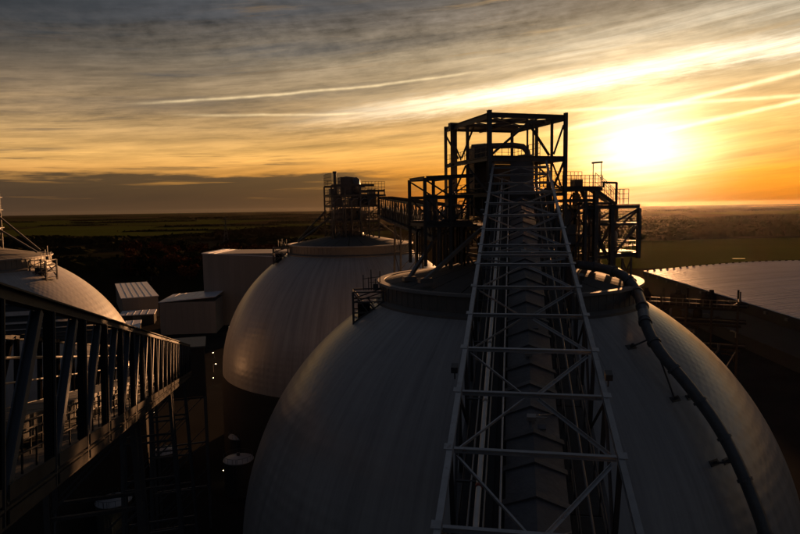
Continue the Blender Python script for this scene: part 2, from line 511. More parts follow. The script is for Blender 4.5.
def make_dome(loc, label):
    root = empty('storage_dome', loc, YAW, label, 'dome', 'big domed biomass stores')
    th0 = math.asin(RC / RD)
    prof = [(RD * math.sin(th0 + (math.pi / 2 - th0) * i / 44), ZC + RD * math.cos(th0 + (math.pi / 2 - th0) * i / 44)) for i in range(45)]
    o = MB().lathe([(r_, z - ZC) for r_, z in reversed(prof)], 160).build('shell', DOME, root, True, loc=(0, 0, ZC))
    MB().lathe([(RD + .25, 0), (RD + .25, ZC - .6), (RD + .02, ZC - .1)], 128).build('base_wall', BASEW, root, True)
    zs = ZC + math.sqrt(RD ** 2 - RC ** 2)
    MB().lathe([(RC - .1, zs - .4), (RC - .1, ZRIM - .28)], 128).build('collar_wall', COLLAR, root, True)
    MB().lathe([(RC - .1, ZRIM - .28), (RC + .28, ZRIM - .28), (RC + .28, ZRIM), (RC - .5, ZRIM), (RC - .5, ZRIM - .1)], 128).build('collar_rim', RIMM, root)
    MB().lathe([(RC - .1, zs + .25), (RC + .5, zs - .02), (RC + .5, zs - .35)], 128).build('collar_skirt', COLLAR, root)
    rb = MB()
    for k in range(90):
        a = 2 * math.pi * k / 90; q = V((math.cos(a), math.sin(a), 0)) * (RC - .1)
        rb.bar(q + V((0, 0, zs + .2)), q + V((0, 0, ZRIM - .3)), .07, .06)
    rb.build('collar_ribbing', COLLAR, [c for c in root.children if c.name.startswith('collar_wall')][0], kind='stuff')
    for k in range(24):            # wedge-shaped roof sheets with raised seams
        a0, a1 = 2 * math.pi * (k + .02) / 24, 2 * math.pi * (k + .98) / 24
        w = MB(); rp = [(RC - .5, ZRIM - .12), (3.0, ZRIM + 2.1)]
        vs_ = [(r_ * math.cos(a), r_ * math.sin(a), z) for r_, z in rp for a in (a0, (a0 + a1) / 2, a1)]
        vs_ += [(x, y, z - .1) for x, y, z in vs_]
        w.add(vs_, [(0, 1, 4, 3), (1, 2, 5, 4), (6, 9, 10, 7), (7, 10, 11, 8), (0, 3, 9, 6), (2, 8, 11, 5), (0, 6, 7, 1), (1, 7, 8, 2)])
        w.build('roof_panel', CAPR, root)
    MB().lathe([(3.2, ZRIM + 1.9), (3.2, ZRIM + 2.5), (2.2, ZRIM + 2.9), (.01, ZRIM + 2.9)], 32).build('roof_hub', TOWER, root)
    return root


BASEW = mat('ring_wall_concrete', (0.04, 0.038, 0.036), 0.9, 0.0, 0.3, 0.2, matte=True)
COLLAR = mat('collar_sheet', (0.13, 0.12, 0.11), 0.6, 0.0, 0.3, 0.4, 0.1, 6)
RIMM = mat('rim_flashing', (0.22, 0.21, 0.205), 0.75, 0.0, 0.25, 0.5)
CAPR = mat('dome_cap_sheet', (0.085, 0.08, 0.075), 0.9, 0.0, 0.3, 0.3, 0.1, 4)
dome1 = make_dome(D1, 'nearest dome, with the long conveyor gallery climbing up over its front')
dome2 = make_dome(D2, 'dome standing behind the nearest one, beside the tall grey box building')
dome0 = make_dome(D0, 'dome cut off by the left edge, its flank lit orange by the low sun')


def basket(loc, yaw, label):
    """braced access cage hung on a dome collar"""
    t = empty('access_cage', loc, yaw, label, 'access cage', 'steel access cages on the dome collars')
    w, d, h = 3.4, 3.0, 3.5
    MB().box((-w / 2, -d / 2, 0), (w / 2, d / 2, .12)).build('floor_deck', GRATE, t)
    for sx in (-1, 1):
        for sy in (-1, 1):
            bar('post', t, (sx * w / 2, sy * d / 2, -.4), (sx * w / 2, sy * d / 2, h), .24, .24, TOWER, 'I')
    for sy in (-1, 1):
        for z in (1.2, 2.4, h):
            bar('rail', t, (-w / 2, sy * d / 2, z), (w / 2, sy * d / 2, z), .15, .15, TOWER, 'box')
        bar('brace', t, (-w / 2, sy * d / 2, .1), (w / 2, sy * d / 2, 2.4), .16, .16, TOWER, 'L')
        bar('brace', t, (w / 2, sy * d / 2, .1), (0, sy * d / 2, 2.4), .16, .16, TOWER, 'L')
        bar('brace', t, (-w / 2, sy * d / 2, 2.4), (w / 2, sy * d / 2, h), .13, .13, TOWER, 'L')
        bar('brace', t, (-w / 2, sy * d / 2, h), (0, sy * d / 2, 1.2), .13, .13, TOWER, 'L')
    for sx in (-1, 1):
        for z in (1.2, 2.4, h):
            bar('rail', t, (sx * w / 2, -d / 2, z), (sx * w / 2, d / 2, z), .1, .1, TOWER, 'box')
        bar('brace', t, (sx * w / 2, -d / 2, .1), (sx * w / 2, d / 2, 2.4), .08, .08, TOWER, 'L')
    bar('hanger', t, (w / 2 + .1, -.6, -.8), (-.9, -.6, -.1), .14, .14, TOWER, 'box')
    m_ = MB()
    for x in (-.5, .1, .4, .9, 1.4): m_.bar((x, .3, h), (x, .3, h + rnd.uniform(1.2, 3.0)), .11)
    m_.bar((-.6, .3, h + 1.3), (1.5, .5, h + 1.5), .08)
    MB().box((-1.2, -.8, .15), (.2, .8, 2.0)).build('control_cabinet', BLACK, t)
    m_.bar((.2, .3, h + .9), (1.6, .3, h + .9), .05); m_.box((.6, .1, h), (1.2, .7, h + .7))
    m_.build('cable_mast', TOWER, t, kind='stuff')
    return t


basket((-3.7, 70.3, CAMZ - 12.9), R(4), 'braced steel cage on the left end of the nearest dome collar')
basket((-28.2, 147, CAMZ - 12.6), R(8), 'small steel cage on the left end of the rear dome collar')
basket((-68.8, 119.5, CAMZ - 12.6), R(-8), 'rusty-lit steel cage on the right end of the left dome collar')

# ------------------------------------------------------------------ climbing conveyor gallery
def gallery_frame(d, lat, up):
    d = V(d).normalized(); x = V((d.y, -d.x, 0)).normalized(); n = x.cross(d)
    return Matrix((x, d, n)).transposed(), x * lat + n * up + V((0, 0, CAMZ))


def climbing_gallery():
    M3, o_ = gallery_frame((0.17355, 0.95065, 0.25719), 0.70, -17.6)
    t = empty('conveyor_gallery', o_, M3, 'long open lattice conveyor gallery climbing over the nearest dome to the steel head tower', 'conveyor')
    hw, H = 2.85, 4.0
    up = (0, 0, 1)
    S0, SB, S1 = 1.0, 38.68, 69.6
    for sx in (-1, 1):
        for a, b in ((S0, SB - .12), (SB + .12, S1)):
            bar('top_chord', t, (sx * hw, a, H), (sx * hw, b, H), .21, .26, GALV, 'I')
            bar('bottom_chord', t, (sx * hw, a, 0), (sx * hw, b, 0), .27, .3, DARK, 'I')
    js = sorted([18.11 + 3.735 * k for k in range(-4, 14)] + [SB - .28, SB + .28])
    for s in js:
        nearb = abs(s - SB) < .3
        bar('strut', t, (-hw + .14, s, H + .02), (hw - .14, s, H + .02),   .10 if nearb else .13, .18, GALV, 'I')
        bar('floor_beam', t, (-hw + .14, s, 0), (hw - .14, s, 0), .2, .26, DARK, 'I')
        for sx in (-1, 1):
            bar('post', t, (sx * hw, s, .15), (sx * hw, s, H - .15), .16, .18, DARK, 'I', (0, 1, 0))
            if not nearb:
                MB().box((-.15, -.17, -.012), (.15, .17, .012)).build('gusset', GALV, t, loc=(sx * (hw + .06), s, H + .145))
    # crossed bracing, corners on even joints and meeting in the middle of odd ones
    corner = {k: 18.11 + 3.735 * k for k in range(-4, 14)}
    bays = [(k, corner[k], corner[k + 1], k % 2 == 0) for k in range(-4, 13) if k != 5]
    bays += [(50, corner[5], SB - .28, False), (51, SB + .28, corner[6], False)]
    for k, a, b, cfirst in bays:
        if k == 51: cfirst = False
        for sx in (-1, 1):
            cs, ms = (a, b) if cfirst else (b, a)
            if k == 51: cs, ms = a, b
            sg = 1 if ms > cs else -1
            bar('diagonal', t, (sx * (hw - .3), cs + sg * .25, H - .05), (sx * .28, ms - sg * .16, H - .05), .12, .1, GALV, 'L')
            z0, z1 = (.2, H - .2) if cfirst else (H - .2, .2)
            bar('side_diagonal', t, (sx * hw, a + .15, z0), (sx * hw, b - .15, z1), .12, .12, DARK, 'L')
    s = S0
    while s < S1 - 1:
        e = min(s + 3.7, S1)
        MB().box((-hw + .16, 0, .14), (hw - .16, e - s - .04, .2)).build('floor_plate', GRATE, t, loc=(0, s, 0))
        s += 3.735
    # sheet hood over the belt: overlapping gabled segments
    xl, xr, xm, z0, z1, z2 = -.97, 1.28, .12, .75, 1.5, 1.92
    L = 1.935
    def hoodmesh(tab):
        w = MB()
        def prof(k, dz): return [(xl - k, z0), (xl - k, z1 + dz), (xm, z2 + k + dz), (xr + k, z1 + dz), (xr + k, z0)]
        ys_ = [(0, 0.0, 0), (L - .26, .015, 0), (L - .26, .10, .02), (L + .02, .10, .02)]
        vs_ = []
        for y, k, dz in ys_: vs_ += [(x, y, z) for x, z in prof(k, dz)]
        fs = [(i * 5 + j, i * 5 + j + 1, (i + 1) * 5 + j + 1, (i + 1) * 5 + j) for i in range(3) for j in range(4)]
        fs += [(0, 4, 3, 2, 1), (15, 16, 17, 18, 19)]
        w.add(vs_, fs)
        if tab: w.bar((xm + .45, .25, 1.79), (xm + .45, .6, 1.79), .3, .07)
        return new_mesh('hood_segment', w.v, w.f, HOOD)
    hms = [hoodmesh(False), hoodmesh(True)]
    n = int((S1 - 2) / L)
    for k in range(n):
        o = obj('hood_segment', hms[1 if k % 5 == 2 else 0], t, (rnd.uniform(-.02, .02), 1.2 + (n - 1 - k) * L, rnd.uniform(-.02, .02)))
        o.rotation_euler = (rnd.uniform(-.008, .008), rnd.uniform(-.02, .02), 0)
    # services on the left, walkway on the right
    hh_ = MB(); hh_.add([(-1.0, 62.5, .7), (1.4, 62.5, .7), (1.4, 70.2, .7), (-1.0, 70.2, .7), (-1.0, 62.5, 2.1), (1.4, 62.5, 2.1), (1.4, 70.2, 4.3), (-1.0, 70.2, 4.3)], [(0, 3, 2, 1), (4, 5, 6, 7), (0, 1, 5, 4), (1, 2, 6, 5), (2, 3, 7, 6), (3, 0, 4, 7)])
    hh_.build('belt_head_hood', TOWER, t)
    p = MB().bar((-1.9, S0, 2.2), (-1.9, S1, 2.2), .21, n=14).build('pale_pipe', PALEPIPE, t)
    p['label'] = 'pale lagged pipe running up the left side of the gallery'
    for s in [7.2 + 5.6 * k for k in range(11)]:
        bar('pipe_coupling', p, (-1.9, s, 2.2), (-1.9, s + .16, 2.2), .27, .27, RED if int(s) % 3 == 0 else BAND, 'tube')
        bar('pipe_bracket', p, (-2.75, s + .5, 2.05), (-1.8, s + .5, 2.05), .08, .08, DARK, 'box')
    bar('conduit', t, (-2.2, S0, 2.05), (-2.2, S1, 2.05), .07, .07, BAND, 'tube'); bar('conduit', t, (-1.66, S0, 2.3), (-1.66, S1, 2.3), .06, .06, BAND, 'tube')
    bar('conduit', t, (1.95, S0, 1.9), (1.95, S1, 1.9), .1, .1, DUCT, 'tube')
    bar('conduit', t, (-1.12, S0, 2.1), (-1.12, S1, 2.1), .085, .085, PALED, 'tube')
    for x, z, w in ((-2.35, 1.6, .34), (-1.52, 1.7, .26), (-1.3, 1.35, .16)):
        bar('cable_tray', t, (x, S0, z), (x, S1, z), w, .12, TRAY, 'box')
    m_ = MB()
    for s in [S0 + 1.87 * k for k in range(37)]:
        for x in (1.62, 2.55, -2.6): m_.bar((x, s, .2), (x, s, 1.35), .06)
    for x in (1.62, 2.55, -2.6):
        for z in (.8, 1.35): m_.bar((x, S0, z), (x, S1, z), .06, n=8)
    m_.build('handrail', DARK, t, kind='stuff')
    for s in (16.1, 23.2, 28.9, 45.0, 56.0):
        b_ = MB(); b_.box((-.22, -.12, 1.98), (.16, .16, 2.16)); b_.bar((.1, 0, 2.1), (.62, .03, 2.06), .05); b_.bar((.1, .1, 2.1), (1.15, 1.1, 1.62), .03)
        b_.build('belt_sensor', BAND, t, loc=(xm, s, 0))
    for sx, s in ((-1, 23.6), (1, 23.4), (-1, 49.0), (1, 34.5)):
        b_ = MB(); b_.box((-.14, -.2, -.12), (.14, .2, .16)); b_.bar((0, 0, -.5), (0, 0, 0), .05)
        b_.build('floodlight', DARK, t, loc=(sx * (hw + .32), s, H + .1))
    return t


RED = mat('red_coupling', (0.28, 0.05, 0.03), 0.5)
PALED = mat('pale_conduit', (0.45, 0.45, 0.46), 0.45, 0.2, 0.2, 2)
TRAY = mat('cable_tray_steel', (0.028, 0.03, 0.034), 0.7, 0.0, 0.3, 2, spec=0.25)
climbing_gallery()


def trestle(loc, yaw, h, w, label, d=1.6):
    t = empty('support_trestle', loc, yaw, label, 'trestle')
    for sx in (-1, 1):
        for sy in (-1, 1):
            bar('leg', t, (sx * w * .75, sy * d, 0), (sx * w / 2, sy * d * .6, h), .32, .32, DARK, 'I')
    n = max(3, round(h / 5))
    for k in range(1, n + 1):
        f = k / n; ww = w * (.75 + (.5 - .75) * f); f0 = (k - 1) / n; w0 = w * (.75 + (.5 - .75) * f0)
        dd = d * (1 - .4 * f); d0 = d * (1 - .4 * f0)
        for sy in (-1, 1):
            bar('cross_beam', t, (-ww, sy * dd, h * f - .2), (ww, sy * dd, h * f - .2), .2, .2, DARK, 'I')
            bar('brace', t, (-w0, sy * d0, h * f0), (ww, sy * dd, h * f - .3), .12, .12, DARK, 'L')
        for sx in (-1, 1):
            bar('brace', t, (sx * w0, -d0, h * f0), (sx * ww, dd, h * f - .3), .12, .12, DARK, 'L')
    return t


gd = V((0.17355, 0.95065, 0.25719)); gx = V((gd.y, -gd.x, 0)).normalized(); gn = gx.cross(gd)
q = gd * 38.0 + gx * .7 - gn * 17.85 + V((0, 0, CAMZ))
trestle((q.x, q.y, 0), -math.atan2(gd.x, gd.y), q.z, 5.6, 'tall braced trestle under the climbing gallery in front of the nearest dome')


# ------------------------------------------------------------------ left conveyor gallery
def left_gallery():
    d = V((-0.2803, 0.9345, -0.2194))
    M3, o_ = gallery_frame(d, 0, 0)
    t = empty('conveyor_gallery', o_ , M3, 'dark lattice conveyor gallery sloping down and away along the left edge', 'conveyor')
    xs = (-4.5, -10.0); zt, zb = 1.7, -3.05
    S0, S1 = 4.0, 112.0
    js = [19.43 + 4.35 * k for k in range(-3, 22)]
    for i, x in enumerate(xs):
        bar('top_chord', t, (x, S0, zt), (x, S1, zt), .3, .34, TRAY if i == 0 else TRAY, 'I')
        bar('bottom_chord', t, (x, S0, zb), (x, S1, zb), .3, .42, EDGE if i == 0 else DARK, 'I')
        for k, s in enumerate(js):
            bar('post', t, (x, s, zb + .2), (x, s, zt - .17), .2, .3, BLACK, 'I', (0, 1, 0))
            if i == 0:
                bar('post_edge', t, (x + .13, s + .10, zb - .2), (x + .13, s + .10, zt - .17), .06, .06, DARK, 'box')
            if k < len(js) - 1:
                e = js[k + 1]
                bar('diagonal', t, (x - .05, e - .9, zt - .2), (x - .05, s + .5, zb + .25), .28, .26, BLUE if i == 0 else BLACK, 'I', (1, 0, 0))
        # two-tier edge plates between the posts
    for k in range(len(js) - 1):
        s, e = js[k], js[k + 1]
        MB().box((-.02, 0, 0), (.02, e - s - .5, .34)).build('kick_plate', EDGE, t, loc=(xs[0] + .18, s + .25, zb + .32))
        MB().box((-.02, 0, 0), (.02, e - s - .5, .26)).build('web_plate', EDGE, t, loc=(xs[0] + .18, s + .25, zb - .13))
    for k, s in enumerate(js):
        bar('cross_beam', t, (xs[0] - .15, s, zt), (xs[1] + .15, s, zt), .18, .2, DARK, 'I')
        bar('floor_beam', t, (xs[0] - .15, s, zb), (xs[1] + .15, s, zb), .2, .26, DARK, 'I')
        if k < len(js) - 1:
            MB().box((xs[1] + .2, .02, .14), (xs[0] - .2, 4.33, .2)).build('floor_plate', GRATE, t, loc=(0, s, zb))
            MB().box((-1.1, .02, .6), (1.1, 4.2, 1.45)).build('belt_cover', GRATE, t, loc=(-7.6, s, zb))
    m_ = MB()
    for x in (-5.3, -6.2, -9.3):
        for s in [S0 + 1.45 * k for k in range(74)]: m_.bar((x, s, zb + .2), (x, s, zb + 1.35), .05)
        for z in (.75, 1.35): m_.bar((x, S0, zb + z), (x, S1, zb + z), .06, n=8)
    m_.build('handrail', TRAY, t, kind='stuff')
    bar('service_pipe', t, (-9.7, S0, .6), (-9.7, S1, .6), .16, .16, DUCT, 'tube')
    bar('service_pipe', t, (-9.6, S0, -.6), (-9.6, S1, -.6), .11, .11, DUCT, 'tube')
    x_, n_ = V((d.y, -d.x, 0)).normalized(), V((d.y, -d.x, 0)).normalized().cross(d)
    for s, lab in ((41, 'nearer braced trestle under the left gallery in the dark'), (70, 'middle braced trestle under the left gallery, catching orange light'), (98, 'farthest braced trestle under the left gallery')):
        p = d * s + x_ * -7.25 + n_ * (zb - .3) + V((0, 0, CAMZ))
        trestle((p.x, p.y, 0), -math.atan2(d.x, d.y), p.z, 4.6, lab)
    p = d * 114.5 + x_ * -7.25 + V((0, 0, CAMZ))
    return p


EDGE = mat('pale_edge_steel', (0.062, 0.06, 0.058), 0.8, 0.0, 0.4, 1.2, rust=(0.05, 0.034, 0.026), matte=True)
LP = left_gallery()
tt = empty('transfer_tower', (LP.x, LP.y + 1, 0), R(16.7), 'dark clad transfer tower at the foot of the left gallery', 'tower')
hT = LP.z + 1.5
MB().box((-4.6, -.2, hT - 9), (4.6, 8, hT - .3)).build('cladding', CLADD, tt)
MB().box((-4.9, -.5, hT - .3), (4.9, 8.3, hT)).build('roof', DARK, tt)
for sx in (-1, 1):
    for sy in (0, 1):
        bar('leg', tt, (sx * 4.4, sy * 7.6, 0), (sx * 4.4, sy * 7.6, hT - 9), .4, .4, DARK, 'I')
for k in range(3):
    z0 = k * (hT - 9) / 3
    for sy in (0, 1): bar('brace', tt, (-4.3, sy * 7.6, z0), (4.3, sy * 7.6, z0 + (hT - 9) / 3), .16, .16, DARK, 'L')
    bar('cross_beam', tt, (-4.3, 0, z0 + (hT - 9) / 3 - .3), (4.3, 0, z0 + (hT - 9) / 3 - .3), .25, .25, DARK, 'I')


# ------------------------------------------------------------------ head tower on the nearest dome
def Z(z): return CAMZ + z       # heights given from the camera's level


def head_tower():
    t = empty('head_tower', (D1.x, D1.y, Z(-8.3)), YAW, 'tall open steel head tower on top of the nearest dome, against the sky', 'tower')
    o = 8.3
    def B(n, a, b, w=.3, h=None, m_=TOWER, s='I', up=(0, 0, 1)):
        return bar(n, t, (a[0], a[1], a[2] + o), (b[0], b[1], b[2] + o), w, h or w, m_, s, up)
    x0, x1, y0, y1, zt = -4.62, 4.62, -5.14, 7.5, 9.75
    # main posts; the two at the front are the heaviest
    for x, y, w, top in ((x0, y0, .42, zt + .35), (x1, y0, .36, zt + .35), (x0, y1, .3, zt + .2), (x1, y1, .3, zt)):
        B('post', (x, y, -8.0), (x, y, top), w)
    B('post', (x0 + .15, 5.2, -8), (x0 + .15, 5.2, zt - .3), .62)
    MB().box((-.55, -.4, 0), (.55, .4, .8)).build('post_cap', TOWER, t, loc=(x0 + .15, 5.2, zt - .45 + o))
    B('post', (x0 + .1, .9, -8), (x0 + .1, .9, zt - .4), .3)
    B('post', (x1, 1.2, -8), (x1, 1.2, zt - .3), .3)
    B('post', (x1, -2.2, -8), (x1, -2.2, zt - .3), .2)
    B('post', (1.4, y1, -8), (1.4, y1, zt - .3), .3)
    # roof frame and deck
    for y in (y0, -1.0, 3.2, y1):
        B('roof_beam', (x0 + .2, y, zt - .15), (x1 - .2, y, zt - .15), .28, .5 if y == y0 else .42)
    for x in (x0, 0.0, x1):
        B('roof_beam', (x, y0 + .2, zt - .2), (x, y1 - .2, zt - .2), .28, .6)
    for xa_, xb_ in ((x0 + .4, -.2), (.2, x1 - .4), (-.2, x0 + .4), (x1 - .4, .2)):
        B('roof_brace', (xa_, y0 + .3, zt - .32), (xb_, -1.3, zt - .32), .16)
    for xa_, xb_ in ((x0 + .4, -.2), (.2, x1 - .4)):
        B('roof_brace', (xa_, -.7, zt - .32), (xb_, 2.9, zt - .32), .16); B('roof_brace', (xb_, -.7, zt - .38), (xa_, 2.9, zt - .38), .16)
    for k in range(3, 5):
        y = -3.9 + k * 2.28
        MB().box((x0 + .3, 0, 0), (x1 - .3, 2.2, .12)).build('roof_plate', TOWER, t, loc=(0, y, zt - .12 + o))
    for k in range(7): B('purlin', (x0 + .6 + k * 1.38, y0 + .25, zt - .3), (x0 + .6 + k * 1.38, y0 + 1.25, zt - .3), .14)
    # front: inverted V over a heavy floor beam, hanger in the middle
    zf = 5.05
    B('floor_edge_beam', (x0 + .2, y0, zf), (x1 - .2, y0, zf), .4, .6)
    B('brace', (-.2, y0, zt - 1.0), (x0 + .5, y0, zf + .6), .22)
    B('brace', (.1, y0, zt - 1.0), (2.6, y0, zf + .35), .22)
    B('hanger', (-.1, y0, zt - .5), (-.1, y0, zf + .2), .16)
    B('brace', (-.1, y0, zt - 1.0), (1.0, y0, zt - .55), .16)
    B('hanger', (3.1, y0 + .3, zf + .2), (3.1, y0 + .3, zt - .4), .22)
    B('hanger', (1.9, y0 + 2.3, zf + .2), (1.9, y0 + 2.3, zt - .4), .18)
    B('brace', (x1 - .2, y0 + .1, zt - 1.0), (3.2, y0 + .1, zf + .5), .16)
    B('brace', (x1 - .2, y0, zf - .3), (3.0, y0, 1.6), .2)
    B('brace', (3.0, y0, 4.6), (x1 - .2, y0, 1.4), .14)
    # left side bracing
    B('brace', (x0, y1 - .2, zt - 1.0), (x0, 3.4, zf + .6), .16)
    B('brace', (x0, -1.2, zt - .8), (x0, 2.4, zf + .6), .16)
    B('brace', (x0, 2.6, zf + .4), (x0, 5.0, zt - 1.8), .14)
    B('floor_edge_beam', (x0, y0 + .2, zf), (x0, y1 - .2, zf), .3, .45)
    B('floor_edge_beam', (x1, y0 + .2, zf), (x1, y1 - .2, zf), .3, .45)
    for z in (1.2, -2.6, -5.6):
        for y in (y0, y1): B('floor_edge_beam', (x0 + .2, y, z), (x1 - .2, y, z), .28, .4)
        for x in (x0, x1): B('floor_edge_beam', (x, y0 + .2, z), (x, y1 - .2, z), .28, .4)
    for z0, z1 in ((-8, -5.8), (-5.4, -2.8), (-2.4, 1.0), (1.4, 4.7)):
        B('brace', (x0, y0 + .3, z0), (x0, 1.0, z1), .16); B('brace', (x0, 5.0, z0), (x0, 1.2, z1), .16)
        B('brace', (x1, y0 + .3, z0), (x1, 1.0, z1), .16); B('brace', (x1, 6.8, z0), (x1, 1.3, z1), .16)
    for z, ya in ((5.1, -3.8), (1.3, -1.5), (-2.5, -5.0)):
        MB().box((x0 + .3, 0, 0), (x1 - .3, y1 - ya - .3, .12)).build('floor_deck', GRATE, t, loc=(0, ya, z + .2 + o))
    # drive house, chute and the gooseneck duct
    b_ = MB(); b_.box((-1.2, -1.1, 0), (1.2, 1.1, 8.0)); b_.box((-1.32, -1.22, 7.2), (1.32, 1.22, 7.45)); b_.box((-1.32, -1.22, 3.0), (1.32, 1.22, 3.2))
    b_.build('drive_house', TOWER, t, loc=(-2.5, 1.9, -1.2 + o))
    MB().sweep([(-3.4, 2.2, 6.9), (-2.2, 1.2, 6.95), (0.6, -.4, 6.95), (1.6, -1.0, 6.75), (2.05, -1.2, 6.2), (2.15, -1.3, 5.3), (2.15, -1.3, 2.5)], .34, 12).build('gooseneck_duct', DUCT, t, True, loc=(0, 0, o))
    b_ = MB(); b_.lathe([(.01, 0), (1.0, 0), (1.0, 2.2), (.85, 2.6), (.01, 2.7)], 20); b_.build('pulley_housing', DUCT, t, loc=(.7, -3.2, 3.0 + o))
    b_ = MB(); b_.add([(-1.6, -2.4, 0), (1.8, -2.4, 0), (1.8, 1.2, 0), (-1.6, 1.2, 0), (-.6, -1.2, -7.6), (.8, -1.2, -7.6), (.8, .4, -7.6), (-.6, .4, -7.6)],
                      [(0, 1, 2, 3), (7, 6, 5, 4), (1, 0, 4, 5), (2, 1, 5, 6), (3, 2, 6, 7), (0, 3, 7, 4)])
    b_.build('feed_chute', DUCT, t, loc=(.4, 0, .8 + o))
    MB().box((0, 0, 0), (4.0, 2.4, 4.6)).box((-.1, -.1, 4.3), (4.1, 2.5, 4.5)).build('belt_house', TOWER, t, loc=(-1.5, .4, .2 + o))
    for k in range(14):
        z2 = rnd.uniform(-6.5, 3.8); x = rnd.uniform(x0 + .4, 1.5); y = rnd.uniform(-4.2, 4.5)
        MB().sweep([(x, y, z2 - rnd.uniform(1, 3) + o), (x, y, z2 - .3 + o), (x + .3, y, z2 + o), (x + rnd.uniform(1.2, 3.2), y, z2 + o)], rnd.uniform(.07, .16), 8).build('pipe_run', (TOWER, DUCT, BLACK)[k % 3], t, True)
    m_ = MB()
    rails(m_, [(-3.2, -.8, 5.3 + o), (-3.2, 3.5, 5.3 + o), (2.9, 3.5, 5.3 + o), (2.9, -2.6, 5.3 + o)], 1.75, .85, .05, .05, (.6, 1.2))
    rails(m_, [(x0 + .1, y0, 5.3 + o), (x0 + .1, y1, 5.3 + o)], 1.1, 1.1)
    rails(m_, [(x0 + .1, y0, 1.4 + o), (x0 + .1, y1, 1.4 + o)], 1.1, 1.1); rails(m_, [(x1, y0, 1.4 + o), (x1, y1, 1.4 + o)], 1.1, 1.1)
    rails(m_, [(x0 + .1, y0, -2.4 + o), (x0 + .1, y1, -2.4 + o)], 1.1, 1.1); rails(m_, [(x1, y0, -2.4 + o), (x1, y1, -2.4 + o)], 1.1, 1.1)
    m_.build('handrail', TOWER, t, kind='stuff')
    # rungs beside the belt head, seen through the gallery mouth
    for k in range(9):
        B('ladder_rung', (1.9, y0 + .8, .6 + k * .5), (3.3, y0 + .8, .6 + k * .5), .09, .09, TOWER, 'box')
    for x in (1.9, 3.3): B('ladder_stile', (x, y0 + .8, -.4), (x, y0 + .8, 5.0), .1, .1, TOWER, 'box')
    # two raking legs down to the roof
    m2 = D1 + V((0, 0, Z(-8.3)))
    inv = (Matrix.Translation(m2) @ Matrix.Rotation(YAW, 4, 'Z')).inverted()
    for a, b in (((1.0, 69.0, -7.9), (5.6, 74.3, -1.9)), ((2.6, 64.2, -7.55), (9.0, 69.0, -2.6))):
        a, b = inv @ V((a[0], a[1], Z(a[2]))), inv @ V((b[0], b[1], Z(b[2])))
        bar('raking_leg', t, a, b, .36, .36, LEG, 'box')
        MB().box((-.7, -.5, -.3), (.7, .5, .18)).build('leg_shoe', LEG, t, loc=a)
    return t


LEG = mat('raking_leg_steel', (0.14, 0.135, 0.13), 0.45, 0.2, 0.3, 1.0)
head_tower()


def side_frame():
    """lower braced frame left of the head tower"""
    t = empty('side_frame', (D1.x, D1.y, Z(-8.0)), YAW, 'lower braced steel frame joined to the left of the head tower', 'steel frame')
    o = 8.0
    def B(n, a, b, w=.26, h=None): return bar(n, t, (a[0], a[1], a[2] + o), (b[0], b[1], b[2] + o), w, h or w, TOWER, 'I')
    xa, xb, ya, yb = -10.7, -4.95, -1.6, 3.8
    zt, zm, zb = 3.15, 1.05, -2.0
    for x, y in ((xa, ya), (xa, yb), (-7.7, ya), (-7.7, yb)):
        B('post', (x, y, -7.0 if x == -7.7 else -6.6), (x, y, zt), .32)
    for y in (ya, yb):
        B('roof_beam', (xa + .16, y, zt), (xb, y, zt + .25), .3, .42)
        B('mid_beam', (xa + .16, y, zm), (xb, y, zm), .26, .36)
        B('deck_beam', (xa + .16, y, zb), (xb, y, zb), .34, .6)
        B('brace', (xa + .2, y, zt - .3), (-7.9, y, zm + .25), .16)
        B('brace', (xa + .2, y, zm - .2), (-7.9, y, zb + .3), .16)
        B('brace', (-7.5, y, zb + .3), (xb, y, zm - .3), .16)
        B('brace', (-7.5, y, zm + .2), (xb, y, zt - .3), .14)
    for x in (xa, -7.7):
        B('roof_beam', (x, ya + .16, zt), (x, yb - .16, zt), .24, .36)
        B('deck_beam', (x, ya + .16, zb), (x, yb - .16, zb), .24, .36)
    MB().box((xa, ya, 0), (xb, yb, .1)).build('floor_deck', GRATE, t, loc=(0, 0, zb + .32 + o))
    m_ = MB(); rails(m_, [(xb, ya, zb + .4 + o), (xa, ya, zb + .4 + o), (xa, yb, zb + .4 + o)], 1.1, 1.0)
    m_.build('handrail', TOWER, t, kind='stuff')
    for k, (x, y) in enumerate(((-9.6, 0.5), (-8.6, 1.4), (-6.8, .2))):
        b_ = MB().lathe([(.01, 0), (.5, 0), (.5, 2.0 + k * .5), (.3, 2.3 + k * .5), (.3, 3.0)], 14); b_.build('dust_filter', DUCT, t, loc=(x, y, zb + .4 + o))
    for k in range(22):
        x = rnd.uniform(-10.4, -4.4); y = rnd.uniform(ya, yb + 2); z = rnd.uniform(-6.6, -1.5); L_ = rnd.uniform(1.0, 4.5)
        z2 = min(z + rnd.uniform(.8, 3.5), 2.0); x2 = min(x + L_, -4.2)
        MB().sweep([(x, y, -6.8 + o), (x, y, z2 - .4 + o), (x + (x2 - x) * .15, y, z2 + o), (x2, y, z2 + o)], rnd.uniform(.06, .17), 8).build('pipe_run', (TOWER, DUCT, BLACK)[k % 3], t, True)
    for x, y in ((-9.2, ya), (-6.4, ya), (-9.2, yb), (-6.4, yb)): B('stub_post', (x, y, -6.6), (x, y, zb - .3), .2)
    return t


side_frame()


